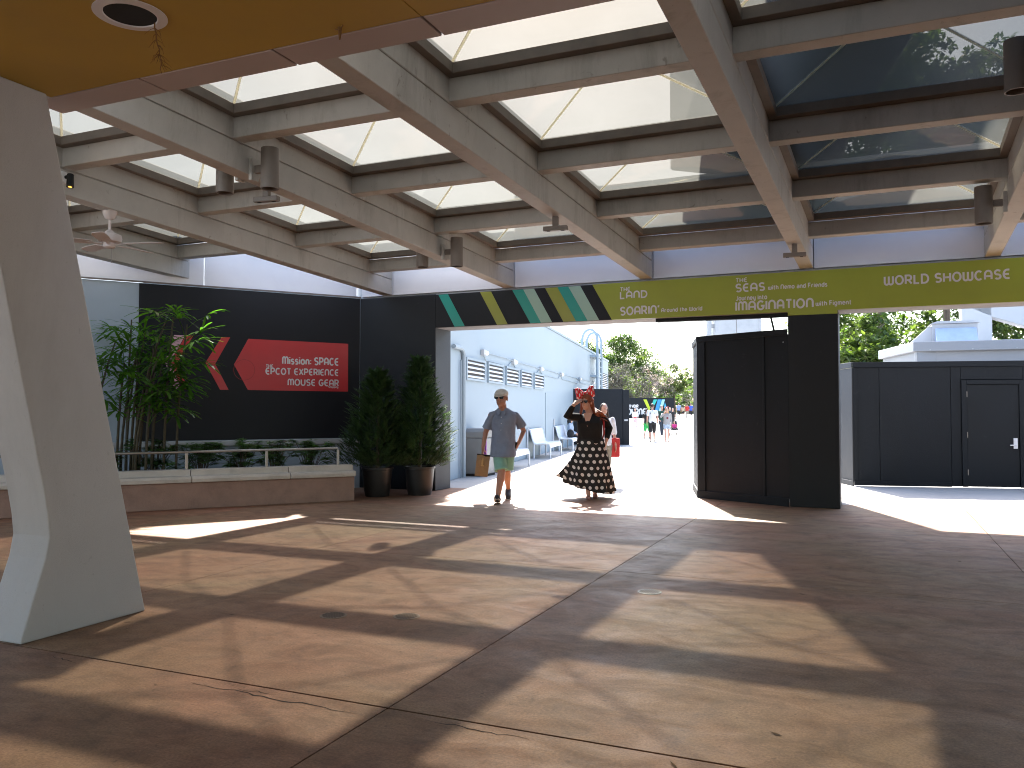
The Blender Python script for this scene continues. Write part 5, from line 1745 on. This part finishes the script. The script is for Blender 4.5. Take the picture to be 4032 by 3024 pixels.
def ground_at(px, py):
    """standing place of a figure whose feet show at this height (2212-wide picture grid)"""
    d = 1784.0 * 1.5 / (py - 884.0)
    return view((px - 1106) / 1784.0 * d, d, 0)
M_wtee = cloth('white_tee', (.68, .69, .74)); M_blk = cloth('black_cloth', (.014, .014, .016)); M_grn = cloth('green_shorts', (.03, .38, .09))
M_den = cloth('denim', (.16, .24, .36)); M_gry = cloth('grey_sweat', (.30, .29, .29)); M_dgr = cloth('dark_green_tee', (.02, .06, .045)); M_jean = cloth('dark_jeans', (.03, .04, .06))
M_pinkp = cloth('pale_pink_cloth', (.62, .46, .47)); M_redc = cloth('red_cloth', (.45, .03, .03)); M_bluec = cloth('blue_shirt', (.20, .26, .42)); M_tan = cloth('tan_cloth', (.45, .33, .22)); M_blu2 = cloth('royal_blue', (.05, .09, .40))
M_mag = cloth('magenta_cloth', (.50, .03, .20)); M_ltd = cloth('light_denim', (.33, .40, .50)); M_khaki = cloth('khaki', (.25, .22, .18))

def straps(t, k, V):
    b = Blob()
    for sg in (-1, 1): b.limb([V(.10 * sg, -.12, 1.30), V(.11 * sg, -.02, 1.445), V(.10 * sg, .13, 1.30)], [.014] * 3, 7)
    b.build('bag_straps', M_blk, t, smooth=True)
def crest(t, k, V):
    b = MB(); b.prism([(.055 * math.cos(a), .055 * math.sin(a)) for a in [k_ * math.pi / 8 for k_ in range(16)]], lambda u, v, d: V(u, -.134 - d, 1.22 + v), 0, .004)
    b.build('chest_print', mat('maroon_print', (.16, .02, .03), .8), t)
    b = Blob()
    for sg in (-1, 1): b.limb([V(.03 * sg, 0, 1.73), V(.06 * sg, 0, 1.78)], [.012, .03], 8)
    b.build('red_bow', M_redc, t, smooth=True)
def tee_print(t, k, V):
    G_ = lambda u, v, n: V(u, -.136 - n, v)
    lettering('SJ', G_, -.07, 1.16, .14, .14, .2, M_white, t, n0=.004)
def pouch(t, k, V):
    b = Blob(); b.limb([V(-.10, -.14, .95), V(.10, -.14, .95)], [.045, .045], 8); b.build('waist_pouch', M_redc, t, smooth=True)
def redbag(t, k, V):
    b = MB(); b.box(.14 * k, .34 * k, -.05, .12, .62 * k, 1.02 * k); b.build('shoulder_bag', M_redc, t, bevel=.02, seg=2)

person('man in a white tee and black shorts walking away across the plaza', ground_at(1409, 953), 178, 1.78, M_wtee, M_blk, M_brown, sleeve=.6, leg=.98, stride=.14, extra=straps)
person('person in black tee and green shorts reaching sideways behind the white tee man', ground_at(1397, 946), 150, 1.55, M_blk, M_grn, M_brown, sleeve=.5, leg=.9, arms='out', stride=.2)
person('blond woman in a grey sweatshirt and denim shorts with a hand to her head', ground_at(1440, 953), 4, 1.60, M_gry, M_ltd, M_blond, 'long', sleeve=1.8, leg=.42, arms='head', stride=.1, extra=crest, shoe=(.5, .42, .38))
person('man in a dark green printed tee and dark jeans walking towards us', ground_at(1429, 939), 8, 1.74, M_dgr, M_jean, M_brown, sleeve=.6, leg=1.95, stride=.18, extra=tee_print)
person('woman in a white top and pale pink trousers with a red waist pouch', ground_at(1372, 925), -12, 1.62, M_wtee, M_pinkp, M_blackhair, 'long', sleeve=1.3, leg=1.9, stride=.08, extra=pouch, vox=.018)
person('woman in black top and black shorts on the plaza behind the stroller', ground_at(1453, 926), 20, 1.62, M_blk, M_blk, M_blackhair, sleeve=.4, leg=.55, stride=.15, vox=.018)
person('man in a dark top walking with the group behind the blond woman', ground_at(1447, 921), 0, 1.72, M_jean, M_khaki, M_blackhair, sleeve=.5, leg=.95, stride=.1, vox=.02)
def far_at(px): return view((px - 1106) / 1784.0 * 95.5, 95.5, .47)
person('large man in a blue shirt and dark shorts far away by the hoarding end', far_at(1466), 175, 1.86, M_bluec, M_blk, M_brown, sleeve=.7, leg=.95, vox=.022)
person('far woman in a tan top and black skirt beside the blue shirted man', far_at(1475.5), 170, 1.62, M_tan, M_blk, M_blackhair, 'long', sleeve=.1, leg=.45, vox=.022)
person('far person in a red shirt and khaki trousers', far_at(1484), 172, 1.72, M_redc, M_khaki, M_brown, sleeve=.9, leg=1.9, vox=.022)
person('far person in a royal blue shirt beside the red shirted one', far_at(1492), 178, 1.80, M_blu2, M_blk, M_brown, sleeve=.6, leg=.95, vox=.022)
person('person in a white patterned top with a red bag close behind the red haired woman', view(1.80, 16.2), 10, 1.62, M_wtee, M_khaki, M_brown, 'long', sleeve=1.0, leg=1.9, extra=redbag)
sp = BF(8.7, .42, 0)
SW = person('dark haired woman in a pale denim jacket sitting on the bench', (sp[0], sp[1], -.01), 0, 1.66, M_ltd, M_blk, M_blackhair, 'long', sleeve=1.8, leg=1.95, sit=True)
SW.rotation_euler = (0, 0, brz)
b = Blob(); c = Vector(BF(8.15, .5, .6)); b.ell(c, (.14, .12, .17)); o = remesh('handbag', b, .015, M_blk, None, 3); tag(o, 'black handbag on the bench beside the seated woman', 'bag')

# stroller with a small child
g0 = ground_at(1456, 941)
t = thing('stroller', 'dark folding stroller on the plaza right of the blond woman', 'stroller', g0, YAW, local=True)
for x in (-.2, .2):
    for y in (-.3, .3):
        b = MB(); b.lathe([(.05, -.02), (.09, -.02), (.09, .02), (.05, .02)], 14, (x, y, .09), ax=Matrix.Rotation(rad(90), 4, 'Y')); b.build('wheel', M_lens, t)
    b = MB(); b.tube([(x, -.3, .09), (x, .1, .5), (x, .42, 1.02)], .013, 6); b.build('frame_tube', M_galv, t)
    b = MB(); b.tube([(x, .3, .09), (x, .1, .5), (x, -.18, .42)], .013, 6); b.build('frame_tube', M_galv, t)
b = MB(); b.prism([(-.25, .36), (.08, .36), (.22, .85), (.17, .87), (.03, .44), (-.25, .42)], lambda u, v, d: (d, u, v), -.18, .18); b.build('seat', M_blk, t)
b = MB(); b.tube([(-.2, .42, 1.02), (.2, .42, 1.02)], .016, 8); b.build('handle', M_blk, t)
ch = person('small child in a magenta top sitting in the stroller', g0 + Vector((0, 0, .12)), 0, .95, M_mag, M_jean, M_brown, sleeve=.7, leg=1.7, sit=True, vox=.016)
finish_remesh()
for o in LOCALS:
    if '_local' in o: del o['_local']
